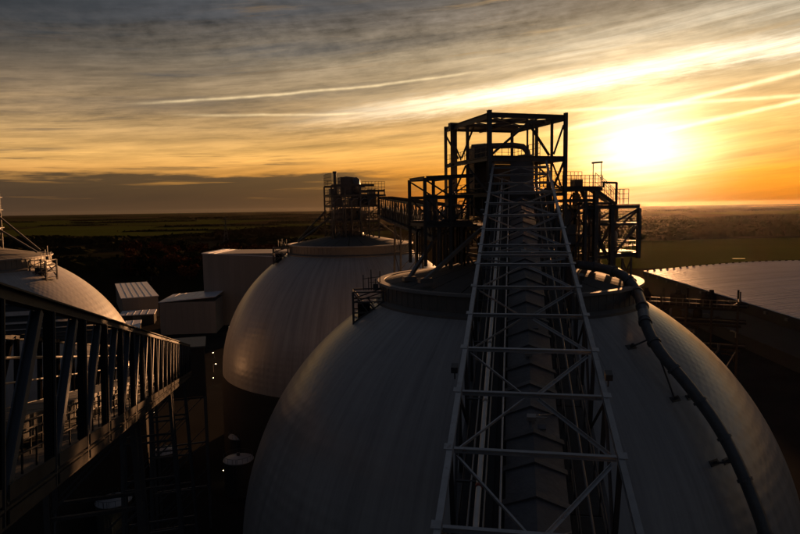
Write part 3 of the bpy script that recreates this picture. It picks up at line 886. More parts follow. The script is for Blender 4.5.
def access_platforms():
    t = empty('access_platform', (D1.x, D1.y, Z(-8.0)), YAW, 'stepped steel platforms with a stair, right of the head tower below the sun', 'platform')
    o = 8.0
    def B(n, a, b, w=.26, h=None, s='I'): return bar(n, t, (a[0], a[1], a[2] + o), (b[0], b[1], b[2] + o), w, h or w, TOWER, s)
    ya, yb = -4.0, .2
    # upper deck
    for y in (ya, yb):
        B('deck_beam', (5.0, y, 1.75), (10.3, y, 1.75), .3, .42)
        B('deck_beam', (5.0, y, .45), (9.6, y, .45), .26, .36)
        B('post', (5.4, y, -7.2), (5.4, y, 1.5), .24); B('post', (8.0, y, -7.6), (8.0, y, 1.5), .34); B('post', (9.4, y, -7.6), (9.4, y, 1.5), .5)
        B('brace', (5.5, y, -2.6), (7.9, y, .2), .18); B('brace', (5.5, y, .2), (7.9, y, -2.4), .18)
        B('brace', (8.1, y, -3.4), (9.3, y, -.6), .16); B('brace', (5.5, y, -6.8), (7.9, y, -3.2), .18); B('brace', (9.5, y, -4.0), (11.4, y, -6.8), .16)
    for x in (5.4, 8.0, 10.2): B('joist', (x, ya + .16, 1.7), (x, yb - .16, 1.7), .2, .3)
    MB().box((5.0, ya, 0), (10.3, yb, .1)).build('upper_deck', GRATE, t, loc=(0, 0, 1.98 + o))
    # lower deck frame reaching out past the collar
    zl, zm, zb = -.35, -2.35, -6.3
    for y in (ya, yb):
        B('deck_beam', (7.0, y, zl), (15.5, y, zl), .3, .42)
        B('mid_beam', (9.9, y, zm), (15.2, y, zm), .2, .28)
        B('base_beam', (8.6, y, zb), (15.3, y, zb + .35), .3, .42)
        B('post', (11.6, y, -7.8), (11.6, y, zl - .2), .5 if y == ya else .3); B('post', (15.4, y, zb - .2), (15.4, y, zl - .2), .4 if y == ya else .26)
        B('brace', (15.2, y, zl - .3), (11.8, y, zm + .1), .2); B('brace', (15.2, y, zm - .2), (12.0, y, zb + .4), .2)
        B('brace', (11.4, y, zm), (9.6, y, zb + .3), .16)
    B('brace', (15.4, ya + .1, zl - .4), (11.9, yb, zb + .8), .22)
    for x in (7.2, 11.6, 15.4):
        B('joist', (x, ya + .2, zl), (x, yb - .2, zl), .2, .3); B('joist', (x, ya + .2, zb), (x, yb - .2, zb), .2, .3)
    MB().box((7.0, ya, 0), (15.5, yb, .1)).build('lower_deck', GRATE, t, loc=(0, 0, zl + .23 + o))
    MB().box((9.0, ya, 0), (15.3, yb, .1)).build('base_deck', GRATE, t, loc=(0, 0, zb + .6 + o))
    for x, y, zz in ((14.4, ya, -10.2), (15.2, yb, -10.5), (13.2, ya, -9.6)): B('stub_leg', (x, y, zz), (x, y, zb - .1), .2)
    B('brace', (13.2, ya, -9.2), (14.4, ya, zb - .3), .12); B('brace', (14.4, ya, -9.6), (13.2, ya, zb - .3), .12)
    # stair from the upper deck to the lower one
    for y in (ya + .3, ya + 1.3): B('stair_stringer', (9.2, y, 1.9), (12.4, y, zl + .25), .12, .42, 'box')
    for k in range(9):
        x = 9.4 + k * .34; B('stair_tread', (x, ya + .36, 1.75 - k * .235), (x, ya + 1.24, 1.75 - k * .235), .26, .05, 'box')
    for y in (ya + .3, ya + 1.3): B('stair_stringer', (7.6, y, 1.6), (9.6, y, zl - 1.8), .12, .34, 'box')
    for y in (ya + .2, yb): B('stair_stringer', (8.2, y, zl), (11.0, y, zb + .6), .12, .34, 'box')
    m_ = MB()
    z1 = 2.08 + o; z2 = zl + .33 + o
    rails(m_, [(10.3, ya, z1), (5.0, ya, z1)], 1.25, .62, .05, .05, (.42, .84)); rails(m_, [(5.0, yb, z1), (10.3, yb, z1)], 1.9, .55, .05, .05, (.45, .9, 1.4))
    rails(m_, [(10.3, ya + .2, z1), (12.8, ya + .2, z2 + .1)], 1.1, .8); rails(m_, [(10.3, ya + 1.4, z1), (12.8, ya + 1.4, z2 + .1)], 1.6, .8)
    rails(m_, [(12.3, ya, z2), (13.9, ya, z2), (13.9, yb, z2), (8, yb, z2)], 1.75, .9, .05, .05, (.6, 1.2))
    rails(m_, [(9.2, ya, zb + .7 + o), (15.3, ya, zb + .8 + o), (15.3, yb, zb + .8 + o), (9.2, yb, zb + .7 + o)], 1.1, .8)
    m_.build('handrail', TOWER, t, kind='stuff')
    for k in range(22):
        x = rnd.uniform(5.2, 11.0); y = rnd.uniform(ya + .3, yb + 2); z2 = rnd.uniform(-5.4, 1.2); x2 = min(x + rnd.uniform(.8, 4.0), 14.8)
        MB().sweep([(x, y, -7.4 + o), (x, y, z2 - .4 + o), (x + (x2 - x) * .15, y, z2 + o), (x2, y, z2 + o)], rnd.uniform(.06, .17), 8).build('pipe_run', (TOWER, DUCT, BLACK)[k % 3], t, True)
    B('canopy_post', (10.4, ya, 1.9), (10.4, ya, 2.55), .14); B('canopy_post', (12.2, ya, zl + .3), (12.2, ya, 2.5), .2)
    B('canopy_beam', (10.3, ya, 2.5), (12.25, ya, 2.45), .2, .24)
    b_ = MB(); b_.bar((9.0, ya, z1), (9.0, ya, z1 + 2.7), .07); b_.bar((10.1, ya, z1), (10.1, ya, z1 + 2.7), .07); b_.bar((8.9, ya, z1 + 2.65), (10.15, ya, z1 + 2.75), .34, .2)
    b_.build('floodlight', TOWER, t)
    MB().box((0, 0, 0), (1.1, .9, .8)).build('motor_box', TOWER, t, loc=(6.9, ya + .5, z1))
    for k, (x, y, r_, h_) in enumerate(((6.6, -2.6, .6, 3.6), (10.3, -1.6, .7, 2.8), (13.4, -1.8, .55, 2.0))):
        MB().lathe([(.01, 0), (r_ * .5, 0), (r_, .8), (r_, h_), (r_ * .7, h_ + .3), (.01, h_ + .4)], 16).build('dust_filter', DUCT, t, True, loc=(x, y, zb + .7 + o if x > 9 else -4.5 + o))
    MB().box((0, 0, 0), (1.6, 1.4, 1.9)).build('fan_cabinet', DUCT, t, loc=(9.2, -2.9, zb + .7 + o))
    MB().box((0, 0, 0), (1.2, 1.6, 2.3)).build('fan_cabinet', DUCT, t, loc=(6.0, -3.4, -4.6 + o))
    return t


access_platforms()


def discharge_duct():
    pts = [(20.0, 69.5, -6.7), (22.2, 67.6, -7.0), (23.6, 65.4, -7.6), (24.3, 63.6, -8.9), (23.5, 59.8, -10.0), (22.9, 57.2, -11.4), (23.15, 54.64, -13.25), (24.89, 52.44, -15.92), (26.61, 50.54, -18.99), (27.8, 48.66, -22.51), (28.9, 46.9, -27.2), (29.6, 45.4, -33.0)]
    P = [V(p) for p in pts]
    sm = []
    for i in range(len(P) - 1):       # smooth curve through the points
        p0, p1, p2, p3 = P[max(i - 1, 0)], P[i], P[i + 1], P[min(i + 2, len(P) - 1)]
        for k in range(6):
            u = k / 6
            sm.append(0.5 * ((2 * p1) + (p2 - p0) * u + (2 * p0 - 5 * p1 + 4 * p2 - p3) * u * u + (3 * p1 - p0 - 3 * p2 + p3) * u ** 3))
    sm.append(P[-1])
    base = P[0]
    t = empty('discharge_duct', base + V((0, 0, CAMZ)), None, 'fat dark duct bending down over the right flank of the nearest dome', 'duct')
    sm = [p - base for p in sm]
    dp = MB().sweep(sm, .5, 18).build('duct_pipe', DUCT, t, True)
    def ring(i, w=.12, r_=.62, m_=DUCT, n='flange'):
        d = (sm[min(i + 1, len(sm) - 1)] - sm[max(i - 1, 0)]).normalized()
        MB().sweep([sm[i] - d * w, sm[i] + d * w], r_, 18).build(n, m_, dp)
    for i in range(4, len(sm) - 2, 5): ring(i)
    ring(27, .55, .54, BAND, 'lagging_band')
    c1 = V((12.6, 73.4, -38.4))
    def sphere(p): v = V(p) - c1; return c1 + v.normalized() * (RD - .02)
    for foot, i in (((21.28, 56.59, -13.21), 33), ((23.94, 53.14, -17.11), 34), ((25.69, 54.08, -17.25), 41), ((26.08, 50.31, -21.75), 52), ((27.61, 51.12, -21.95), 52)):
        f = sphere(foot) - base; nrm = (f + base - c1).normalized()
        bar('support_strut', t, f, sm[i], .16, .16, DARK, 'tube')
        tb = nrm.cross(V((0, 0, 1))).normalized(); ux = nrm.cross(tb)
        pl = MB().bar(f - tb * .55, f + tb * .55, .5, .16, up=nrm); pl.bar(f - nrm * .05, f + nrm * .45, .2)
        pl.build('foot_plate', DARK, t)
    return t


discharge_duct()


# ------------------------------------------------------------------ rear towers, bridge between the domes
def rear_tower(loc, label, flip=1):
    t = empty('rear_tower', V(loc) + V((0, 0, Z(-8.3))), YAW, label, 'tower')
    o = 8.3
    def B(n, a, b, w=.3, h=None): return bar(n, t, (a[0] * flip, a[1], a[2] + o), (b[0] * flip, b[1], b[2] + o), w, h or w, TOWER, 'I')
    x0, x1, y0, y1, zt = -5.4, 6.0, -4.6, 4.6, 5.3
    for y in (y0, y1):
        for x in (x0, -2.2, 1.6, x1): B('post', (x, y, -7.6), (x, y, zt if x < 5 else 4.0), .34)
        for z in (-3.2, .4, 2.9): B('floor_edge_beam', (x0, y, z), (x1 + (1.8 if z == 2.9 else 0), y, z), .3, .45)
        B('roof_beam', (x0, y, zt), (x1 - 1.0, y, zt), .3, .5); B('roof_beam', (1.6, y, 4.0), (x1 + 1.6, y, 4.0), .3, .5)
        B('post', (x1 + 1.5, y, 2.9), (x1 + 1.5, y, 4.4), .24)
        for a, b in ((x0, -2.2), (-2.2, 1.6), (1.6, x1)):
            for z0, z1 in ((-7.6, -3.4), (-3.0, .2), (.6, 2.7)): B('brace', (a, y, z0), (b, y, z1), .18)
    for x in (x0, -2.2, 1.6, x1):
        for z in (-3.2, .4, 2.9): B('cross_beam', (x, y0 + .2, z), (x, y1 - .2, z), .28, .4)
    for z in (-3.0, .6, 3.15):
        MB().box((x0, y0, 0), (x1, y1, .12)).build('floor_deck', GRATE, t, loc=(0, 0, z + o))
    MB().box((-1.6, -1.8, 0), (1.4, 1.8, 4.2)).build('drive_house', TOWER, t, loc=(-1.0 * flip, 0, 3.2 + o))
    MB().box((-1.5, -1.8, 0), (1.2, 1.8, 2.6)).build('drive_house', TOWER, t, loc=(2.4 * flip, 0, .6 + o))
    MB().lathe([(.36, 0), (.36, 5.0), (.5, 5.0), (.5, 5.5), (.01, 5.5)], 14).build('vent_stack', TOWER, t, loc=(-4.0 * flip, -2, 3.2 + o))
    MB().lathe([(.01, 0), (.9, 0), (.9, 3.6), (.01, 4.2)], 16).build('dust_filter', DUCT, t, True, loc=(1.2 * flip, -2.2, 3.2 + o))
    MB().sweep([(-2.5 * flip, -1, 7.2), (-1.0 * flip, -1, 7.5), (1.2 * flip, -1, 7.3), (2.2 * flip, -1, 6.0), (2.2 * flip, -1, 3.2)], .3, 10).build('vent_duct', DUCT, t, True, loc=(0, 0, o - .2))
    for (bx, by, bz, wx, wy, wz) in ((-4.6, -3.6, -2.9, 2.6, 3, 2.6), (1.2, -4.2, -2.9, 1.8, 2.6, 2.2), (-4.9, -3.8, .7, 2.2, 2.6, 1.9), (3.4, -4.2, .7, 2.2, 2.4, 2.0), (-1.2, -4.0, .7, 2.2, 2.0, 1.7), (4.0, -3.4, 3.2, 1.6, 2, 1.2), (-4.8, 0, 3.2, 1.4, 2, 1.5)):
        MB().box((0, 0, 0), (wx, wy, wz)).build('plant_cabinet', DUCT, t, loc=(min(bx * flip, (bx + wx) * flip), by, bz + o))
    for k in range(5):
        px_ = (-4.9 + k * 2.1) * flip; MB().sweep([(px_, -4.9, -7 + o), (px_, -4.9, 1.5 + o), (px_ + .8, -4.9, 2.2 + o), (px_ + 1.6, -4.9, 2.2 + o)], .17, 8).build('dust_pipe', DUCT, t, True)
    for x in (-4.3, -3.2, -.9, .3, 2.8, 4.0, 5.0):
        for y in (y0 + 1.2, y1 - 1.2): B('post', (x, y, -7.4), (x, y, 2.9), .2)
    for z in (-5.4, -4.2, -1.4, 1.6):
        for y in (y0 + .8, 0, y1 - .8): B('pipe_rail', (x0, y, z), (x1 + 1.4, y, z), .2)
    for a_, b_2 in ((-4.3, -.9), (.3, 4.0), (-3.2, .3), (2.8, 5.0)):
        for z0, z1 in ((-7.2, -3.4), (-3.0, 0.2)): B('brace', (b_2, y0 + 1.2, z0), (a_, y0 + 1.2, z1), .16)
    MB().box((-2.4, -2, 0), (2.4, 2, 3.2)).build('feed_chute', DUCT, t, loc=(0, 0, -3.2 + o))
    m_ = MB()
    for z in (-2.9, .7, 3.3, zt + .3):
        xe = x1 if z < 4 else 1.0
        rails(m_, [(x0 * flip, y0, z + o), (xe * flip, y0, z + o)], 1.2, .9, .07, .07); rails(m_, [(x0 * flip, y1, z + o), (xe * flip, y1, z + o)], 1.2, .9, .07, .07)
    rails(m_, [(2.0 * flip, y0, 4.2 + o), ((x1 + 1.6) * flip, y0, 4.2 + o)], 2.0, .8, .07, .07, (.7, 1.4))
    rails(m_, [(x0 * flip, y0, zt + .3 + o), (x0 * flip, y1, zt + .3 + o)], 2.6, .9, .07, .07, (.8, 1.7))
    m_.build('handrail', TOWER, t, kind='stuff')
    for a, b in (((x0, 0, -2.6), (-13.2, -2, -7.9)), ((x0, 3, -.5), (-12.6, 3, -7.8)), ((x1, 0, -2.8), (12.6, -2, -7.9))):
        B('raking_leg', a, b, .34)
    return t


rear_tower(D2, 'cluttered dark steel tower on top of the rear dome, with a vent stack')
rear_tower(D0, 'steel tower just inside the left edge on top of the left dome', -1)


def bridge():
    a, b = V((-3.4, 150.0, Z(.1))), V((6.4, 81.5, Z(-2.3)))
    d = (b - a); L = d.length
    M3, _ = gallery_frame(d, 0, 0)
    t = empty('conveyor_bridge', a, M3, 'dark conveyor bridge linking the tower on the rear dome to the nearest head tower', 'conveyor')
    hw, H = 1.7, 4.4
    for x in (-hw, hw):
        bar('top_chord', t, (x, 0, H / 2), (x, L, H / 2), .3, .4, TOWER, 'I'); bar('bottom_chord', t, (x, 0, -H / 2), (x, L, -H / 2), .3, .45, TOWER, 'I')
        n = 18
        for k in range(n + 1):
            bar('post', t, (x, L * k / n, -H / 2), (x, L * k / n, H / 2), .2, .2, TOWER, 'I', (0, 1, 0))
            if k < n:
                z0, z1 = (-1.5, 1.5) if k % 2 else (1.5, -1.5)
                bar('diagonal', t, (x, L * k / n + .1, z0), (x, L * (k + 1) / n - .1, z1), .16, .16, TOWER, 'L')
    for k in range(18):
        MB().box((-hw, .03, 0), (hw, L / 18 - .03, .12)).build('floor_plate', GRATE, t, loc=(0, L * k / 18, -H / 2 + .2))
        MB().box((-.9, .03, 0), (.9, L / 18 - .03, 1.7)).build('belt_cover', HOOD, t, loc=(0, L * k / 18, -H / 2 + .35))
        MB().box((-hw - .1, .03, 0), (hw + .1, L / 18 - .03, .1)).build('roof_sheet', BLACK, t, loc=(0, L * k / 18, H / 2 + .2))
    return t


bridge()
for (x, y, lab) in ((1.6, 116.0, 'tall trestle under the conveyor bridge in the gap between the two domes'),):
    trestle((x, y, 0), YAW, Z(-3.2) - .2, 4.0, lab, 3.0)


# pipe rack behind the right shoulder of the nearest dome
def pipe_rack():
    t = empty('pipe_rack', (40, 104, 0), R(-28), 'tall cluttered pipe rack behind the right shoulder of the nearest dome', 'pipe rack')
    hh = 42.0
    L = 15.0
    for k in range(5):
        for y in (0, 4): bar('post', t, (k * L / 4 , y, 0), (k * L / 4, y, hh + rnd.uniform(-1.5, 1.5)), .3, .3, BLACK, 'I')
    for z in (hh - 2, hh - 4.6, hh - 8.5):
        for y in (0, 4): bar('beam', t, (-.5, y, z), (L + .5, y, z), .3, .4, BLACK, 'I')
        for k in range(5): bar('cross_beam', t, (k * L / 4, .2, z), (k * L / 4, 3.8, z), .2, .3, BLACK, 'I')
        for k in range(4):
            bar('pipe', t, (-1.2, .6 + k * .85, z + .4), (L + 1.2, .6 + k * .85, z + .4), .3 + .12 * (k % 3), .3 + .12 * (k % 3), (BLACK, TRAY, BLACK)[k % 3], 'tube')
    for k in range(4):
        for z in (hh - 8.3, hh - 20, hh - 32): bar('brace', t, (k * L / 4, 0, z - 8), ((k + 1) * L / 4, 0, z), .16, .16, DARK, 'L')
    m_ = MB(); rails(m_, [(0, 0, hh - 1.8), (L, 0, hh - 1.8), (L, 4, hh - 1.8)], 1.2, 1.0); m_.build('handrail', DARK, t, kind='stuff')
    MB().box((0, 0, 0), (2.2, 2, 1.6)).build('valve_box', BLACK, t, loc=(5, 1, hh - 1.7))
    for k in range(26):
        x = rnd.uniform(0, L - 1); z = hh - rnd.uniform(1.5, 10); y = rnd.uniform(-.8, 4); dx, dz = rnd.uniform(.5, 2.5), rnd.uniform(-1.5, 2.5)
        MB().sweep([(x, y, z), (x + dx * .5, y, z), (x + dx, y + .2, z + dz * .3), (x + dx, y + .4, z + dz)], rnd.uniform(.08, .22), 8).build('pipe_bend', (BLACK, TRAY, DARK)[k % 3], t, True)
    for k in range(7):
        x = rnd.uniform(0, L - 2); MB().lathe([(.01, 0), (.7, 0), (.7, 1.4), (.35, 1.9), (.35, 2.3), (.01, 2.3)], 12).build('valve_body', BLACK, t, True, loc=(x, rnd.uniform(0, 3.5), hh - rnd.choice((2, 4.6, 8.5)) + .3))
    return t


pipe_rack()


# ------------------------------------------------------------------ buildings around
def shed():
    t = empty('storage_shed', (145, 150, 0), R(-3), 'very long low shed with a wide pale ribbed roof on the right', 'shed')
    L, Wd, he, hr = 252.0, 190.0, 13.0, 19.0
    n = 96
    w = L / n
    vs_ = []
    k_ = 12
    arc = [(Wd * i / k_, he + (hr - he) * math.sin(math.pi * i / k_)) for i in range(k_ + 1)]
    for y in (0.0, w - .35):
        vs_ += [(x, y, z) for x, z in arc]
    for y in (w - .35, w):
        vs_ += [(x, y, z + .35) for x, z in arc]
    fs = [(j * (k_ + 1) + i, j * (k_ + 1) + i + 1, (j + 1) * (k_ + 1) + i + 1, (j + 1) * (k_ + 1) + i) for j in range(3) for i in range(k_)]
    me = new_mesh('roof_panel', vs_, [tuple(reversed(f)) for f in fs], SHEDR)
    for k in range(n):
        o = obj('roof_panel', me, t, (0, k * w, rnd.uniform(-.05, .05)))
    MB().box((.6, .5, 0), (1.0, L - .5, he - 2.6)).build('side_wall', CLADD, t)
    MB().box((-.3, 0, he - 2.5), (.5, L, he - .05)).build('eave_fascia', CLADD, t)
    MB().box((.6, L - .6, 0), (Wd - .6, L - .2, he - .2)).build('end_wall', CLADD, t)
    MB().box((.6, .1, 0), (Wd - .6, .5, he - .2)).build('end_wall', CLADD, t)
    # lean-to along the near side
    le = MB(); le.add([(-16, 0, 5.2), (-.4, 0, 8.4), (-.4, 150, 8.4), (-16, 150, 5.2), (-16, 0, 4.9), (-.4, 0, 8.1), (-.4, 150, 8.1), (-16, 150, 4.9)],
                      [(0, 1, 2, 3), (7, 6, 5, 4), (0, 4, 5, 1), (3, 2, 6, 7), (0, 3, 7, 4), (1, 5, 6, 2)])
    le.build('lean_to_roof', CLADD, t)
    MB().box((-15.6, .4, 0), (-15.2, 149.6, 4.8)).build('lean_to_wall', CLADD, t)
    for k in range(46):
        f = (k + .5) / 46; MB().box((-.6, -.4, -.1), (.6, .4, .75)).build('roof_vent', BLACK, t, loc=(Wd * f, L - 1.5, he + (hr - he) * math.sin(math.pi * f)))
    for k in range(16):
        MB().box((-.5, -1.0, 0), (.06, 1.0, 1.1)).build('louvre', DARK, t, loc=(-.36, 10 + k * 15.4, he - 2.0))
    return t


shed()


def block(name, c, size, yaw, h, label, wall, roof, rise=(0, 0), doors=2, cat='building', parapet=False):
    """clad block with vertical sheets, sloping roof and roller doors; c is the near left corner"""
    t = empty(name, (c[0], c[1], 0), yaw, label, cat)
    w, d = size; r0_, r1_ = rise
    wl = MB().box((0, 0, 0), (w, d, h)).build('wall', wall, t)
    n = max(4, round(w / 2.6))
    for k in range(n):
        MB().box((0, -.06, 0), (w / n - .14, -.003, h - .2)).build('wall_sheet', wall, wl, loc=(k * w / n + .07, 0, 0))
    rf = MB(); e = .35
    rf.add([(-e, -e, h + .02), (w + e, -e, h + .02 + r1_), (w + e, d + e, h + .02 + r0_ + r1_), (-e, d + e, h + .02 + r0_),
            (-e, -e, h + .4), (w + e, -e, h + .4 + r1_), (w + e, d + e, h + .4 + r0_ + r1_), (-e, d + e, h + .4 + r0_)],
           [(0, 3, 2, 1), (4, 5, 6, 7), (0, 1, 5, 4), (1, 2, 6, 5), (2, 3, 7, 6), (3, 0, 4, 7)])
    rfo = rf.build('roof', roof, t)
    nr = max(4, round(w / 3))
    for k in range(1, nr):
        x = k * w / nr; rz = r1_ * k / nr
        bar('roof_seam', rfo, (x, -e, h + .43 + rz), (x, d + e, h + .43 + rz + r0_), .12, .1, roof, 'box')
    for k in range(doors):
        x = w * (k + .7) / (doors + .4)
        f = MB().box((-2, -.1, 0), (2, -.065, 4.4)).build('roller_door', DARK, wl, loc=(x, -.02, 0))
    return t


block('box_building', (-110.6, 282.4), (25.0, 26.0), R(6), 14.9, 'plain grey box building with a pale roof standing left of the rear dome', CLAD, ROOFW, (0, 2.0), 0)
block('box_building', (-97, 305), (42.0, 30.0), R(-4), 35.6, 'tallest grey box building, just behind the left flank of the rear dome', CLAD, ROOFW, (0, -2.2), 0)
block('warehouse', (-147, 325), (18.0, 70.0), R(26.8), 11.0, 'low warehouse with a pale blue-grey roof behind the left dome', CLAD, ROOFW, (.5, 0), 0)
block('plant_shed', (-140, 306), (16.0, 12.0), R(16), 5.0, 'small flat-roofed shed in front of the low warehouse', CLADD, ROOFW, (.3, 0), 1)
block('plant_shed', (-132, 268), (16.0, 22.0), R(20), 4.4, 'small pale-roofed shed just beyond the edge of the left dome', CLADD, ROOFW, (.3, 0), 1)
block('plant_shed', (-183, 330), (10.0, 8.0), R(12), 16.0, 'narrow pale-topped plant house between the left dome and the warehouse', CLADD, ROOFW, (.2, 0), 1)

tk_proto = None
for (x, y, r_, h_, lab) in ((-35.9, 134.0, 2.6, 7.0, 'upper white-topped tank in the dark gap left of the nearest dome'),
                            (-33.1, 121.0, 2.9, 7.0, 'lower white-topped tank in the dark gap left of the nearest dome'),
                            (-52.4, 108.0, 3.0, 5.0, 'white-topped tank under the left gallery, nearest the bottom edge'),
                            (-52.0, 131.0, 2.8, 5.0, 'white-topped tank under the left gallery, farther from the bottom edge')):
    t = empty('process_tank', (x, y, 0), None, lab, 'tank', 'white-topped tanks in the dark yard')
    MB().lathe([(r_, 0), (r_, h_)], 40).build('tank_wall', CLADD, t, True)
    MB().lathe([(r_ + .1, h_ - .1), (r_ + .1, h_ + .05), (.35, h_ + .75), (.01, h_ + .8)], 40).build('tank_roof', TANKT, t); tr_ = [c for c in t.children if c.name.startswith('tank_roof')][0]
    MB().lathe([(.01, h_ + .7), (.35, h_ + .7), (.35, h_ + 1.3), (.01, h_ + 1.35)], 12).build('vent_cap', DARK, tr_)
    m_ = MB()
    for k in range(18):
        a = 2 * math.pi * k / 18; a2 = 2 * math.pi * (k + 1) / 18
        p, p2 = V((r_ * math.cos(a), r_ * math.sin(a), h_)), V((r_ * math.cos(a2), r_ * math.sin(a2), h_))
        m_.bar(p, p + V((0, 0, 1)), .05); m_.bar(p + V((0, 0, 1)), p2 + V((0, 0, 1)), .05)
    m_.build('handrail', DARK, t, kind='stuff')
    m_ = MB()
    for s_ in (-.3, .3): m_.bar((s_, -r_ - .2, 0), (s_, -r_ - .2, h_ + 1), .06)
    for k in range(int(h_ / .4)): m_.bar((-.3, -r_ - .2, .3 + k * .4), (.3, -r_ - .2, .3 + k * .4), .04)
    m_.build('ladder', DARK, t)


# lit yard lamps
def lamp(x, y, h_, lab):
    t = empty('yard_lamp', (x, y, 0), rnd.uniform(0, 6), lab, 'lamp', 'lit yard lamps')
    MB().sweep([(0, 0, 0), (0, 0, h_)], [.1, .06], 8).build('pole', DARK, t)
    bar('arm', t, (0, 0, h_ - .08), (.8, 0, h_ + .05), .07, .07, DARK, 'box')
    MB().box((-.28, -.16, -.02), (.28, .16, .12)).build('lamp_head', DARK, t, loc=(.9, 0, h_))
    MB().box((-.22, -.12, -.12), (.22, .12, -.021)).build('lamp_lens', LAMPE, t, loc=(.9, 0, h_))


for x, y, h_, lab in ((-81.8 + 14, 164, 3.0, 'small lit lamp seen through the left gallery near its middle'), (-66.4 + 4, 113.9 - 6, 3, 'lit lamp in the dark yard, lowest at the lower left'),
                      (-60.0, 122.3, 3, 'lit lamp in the dark yard, above and right of the lowest one'), (-51.0, 104, 3, 'lit lamp beside the tank under the left gallery'),
                      (-39.6, 138.9, 3, 'lit lamp just left of the upper tank in the gap'), (-33.2, 132.0, 8.5, 'lit lamp behind the tanks, close to the flank of the nearest dome'),
                      (-37.6, 126.1, 3, 'lit lamp just left of the lower tank in the gap'), (-71.5, 233.4, 3, 'lit lamp between the box building and the rear dome, upper'),
                      (-66.3, 214.8, 3, 'lit lamp between the box building and the rear dome, lower'), (-81, 300.6, 3, 'lit lamp at the foot of the tallest box building, highest'),
                      (-78.1, 298, 3, 'lit lamp at the foot of the tallest box building, right'), (-80.1, 285, 3, 'lit lamp at the foot of the tallest box building, lowest'),
                      (-61.0, 196, 3, 'lit lamp beyond the far end of the left gallery')):
    lamp(x, y, h_, lab)


# power pylon out in the fields
def pylon(x, y, h_, lab):
    t = empty('power_pylon', (x, y, 0), R(20), lab, 'pylon')
    for sx in (-1, 1):
        for sy in (-1, 1): bar('leg', t, (sx * 4, sy * 4, 0), (sx * .8, sy * .8, h_ * .72), .6, .6, DARK, 'L')
    bar('mast', t, (0, 0, h_ * .7), (0, 0, h_), 1.2, 1.2, DARK, 'box')
    for z, w in ((.66, 9), (.8, 7), (.92, 5)): bar('cross_arm', t, (-w, 0, h_ * z), (w, 0, h_ * z), .8, .9, DARK, 'L')
    for k in range(5):
        f0, f1 = k / 5, (k + 1) / 5; w0, w1 = 4 - 3.2 * f0, 4 - 3.2 * f1
        for sy in (-1, 1):
            bar('brace', t, (-w0, sy * w0, h_ * .72 * f0), (w1, sy * w1, h_ * .72 * f1), .35, .35, DARK, 'L'); bar('brace', t, (w0, sy * w0, h_ * .72 * f0), (-w1, sy * w1, h_ * .72 * f1), .35, .35, DARK, 'L')


pylon(-298, 1069, 46, 'lone lattice pylon in the dark fields left of the rear dome')


# ------------------------------------------------------------------ trees
def crown_mesh(seed, mtl, n=620):
    r_ = random.Random(seed); w = MB()
    blobs = [(V((r_.uniform(-.55, .55), r_.uniform(-.55, .55), r_.uniform(.35, .85))), r_.uniform(.22, .42)) for _ in range(9)]
    for i in range(n):
        c, rad = blobs[i % len(blobs)]
        d = V((r_.gauss(0, 1), r_.gauss(0, 1), r_.gauss(0, 1))).normalized() * rad * r_.uniform(.55, 1.05)
        p = c + d; s = r_.uniform(.035, .08)
        a, b_ = V((r_.gauss(0, 1), r_.gauss(0, 1), r_.gauss(0, 1))).normalized(), None
        b_ = a.orthogonal().normalized()
        w.add([p - a * s - b_ * s * .6, p + a * s - b_ * s * .6, p + a * s + b_ * s * .6, p - a * s + b_ * s * .6], [(0, 1, 2, 3)])
    return new_mesh('crown', w.v, w.f, mtl)


def trunk_mesh(seed):
    r_ = random.Random(seed); w = MB().sweep([(0, 0, 0), (.01, 0, .2), (0, .01, .45), (.02, 0, .7)], [.035, .026, .018, .006], 7)
    for k in range(5):
        a = r_.uniform(0, 6.28); z = .25 + k * .07; w.sweep([(0, 0, z), (.2 * math.cos(a), .2 * math.sin(a), z + .15), (.38 * math.cos(a), .38 * math.sin(a), z + .22)], [.014, .009, .003], 5)
    return new_mesh('trunk', w.v, w.f, BARK)


protos = [(crown_mesh(1, LEAFR), trunk_mesh(1)), (crown_mesh(2, LEAFG), trunk_mesh(2)), (crown_mesh(3, LEAFR), trunk_mesh(3)), (crown_mesh(4, LEAFG), trunk_mesh(4))]
kinds = ('red-brown autumn tree in the dark belt behind the grey buildings', 'dark green tree in the belt behind the grey buildings')


def tree(x, y, s, k, lab, grp):
    cm, tm = protos[k]
    t = empty('tree', (x, y, 0), rnd.uniform(0, 6.28), lab, 'tree', grp); t.scale = (s, s, s)
    obj('crown', cm, t); obj('trunk', tm, t)


for i in range(46):
    y = rnd.uniform(430, 760); az = rnd.uniform(-24, -9.5)
    if y * math.tan(R(az)) < -135: y += 60
    k = rnd.choice((0, 0, 2, 1, 3))
    tree(y * math.tan(R(az)), y, rnd.uniform(11, 17), k, kinds[k % 2], 'trees behind the grey buildings' if k % 2 == 0 else 'green trees behind the grey buildings')


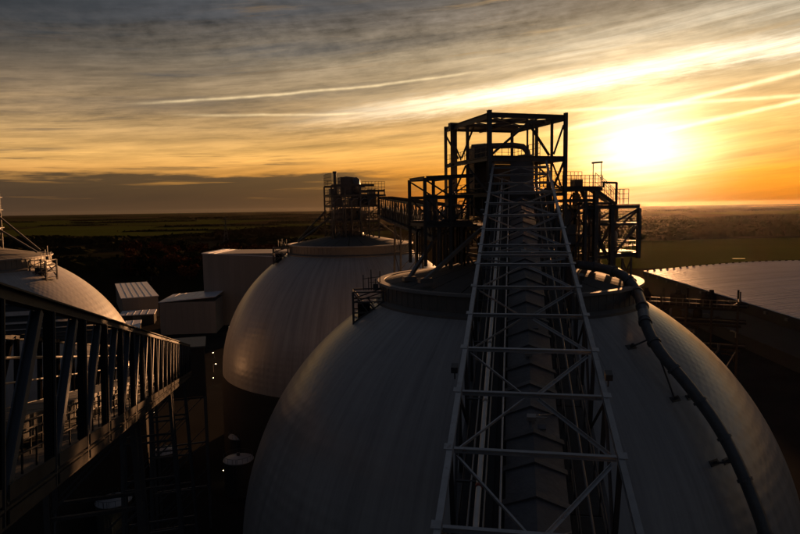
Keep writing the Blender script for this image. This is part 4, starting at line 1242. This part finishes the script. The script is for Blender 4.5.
def wood(name, spots, mtl, label):
    w = MB(); r_ = random.Random(11)
    for x, y, rx, ry, h_, n in spots:
        # rough canopy surface under the loose leaf clumps
        nx, ny = max(8, int(rx * 2 / 5)), max(3, int(ry * 2 / 5))
        vs_ = []
        for j in range(ny + 1):
            for i in range(nx + 1):
                u, v = i / nx * 2 - 1, j / ny * 2 - 1
                e = max(0.0, 1 - (abs(u) ** 6)) * (1 if 0 < j < ny else 0) * (1 if 0 < i < nx else 0)
                vs_.append((x + u * rx + r_.uniform(-2, 2), y + v * ry + r_.uniform(-2, 2) + 8 * math.sin(u * 5 + x), h_ * e * r_.uniform(.45, 1.0) + .35))
        w.add(vs_, [(j * (nx + 1) + i, j * (nx + 1) + i + 1, (j + 1) * (nx + 1) + i + 1, (j + 1) * (nx + 1) + i) for j in range(ny) for i in range(nx)])
        for i in range(n // 6):
            p = V((x + r_.gauss(0, rx * .5), y + r_.gauss(0, ry * .5), h_ * r_.uniform(.05, 1.0)))
            s = r_.uniform(1.2, 2.7)
            a = V((r_.gauss(0, 1), r_.gauss(0, 1), r_.gauss(0, 1))).normalized(); b_ = a.orthogonal().normalized()
            w.add([p - a * s - b_ * s * .7, p + a * s - b_ * s * .7, p + a * s + b_ * s * .7, p - a * s + b_ * s * .7], [(0, 1, 2, 3)])
    o = w.build(name, mtl); o['kind'] = 'stuff'
    return setp(o, label, 'woodland')


sp = []
for i in range(34):
    y = rnd.uniform(520, 1250); az = rnd.uniform(-34, -8); sp.append((y * math.tan(R(az)), y, rnd.uniform(30, 90), rnd.uniform(15, 40), rnd.uniform(8, 14), 420))
for i in range(40):
    y = rnd.uniform(1000, 2600); az = rnd.uniform(18, 35); sp.append((y * math.tan(R(az)), y, rnd.uniform(30, 160), rnd.uniform(12, 40), rnd.uniform(7, 12), 380))
wood('woodland', sp, LEAFG, 'dark belts of woodland in the middle distance on both sides')
hp = []
for i in range(70):
    y = rnd.uniform(1300, 6500); az = rnd.choice((rnd.uniform(-34, -4), rnd.uniform(16, 34))); hp.append((y * math.tan(R(az)), y, rnd.uniform(60, 260), 7, rnd.uniform(5, 11), 420))
wood('hedgerow', hp, LEAFG, 'dark hedgerows and copses between the far fields')
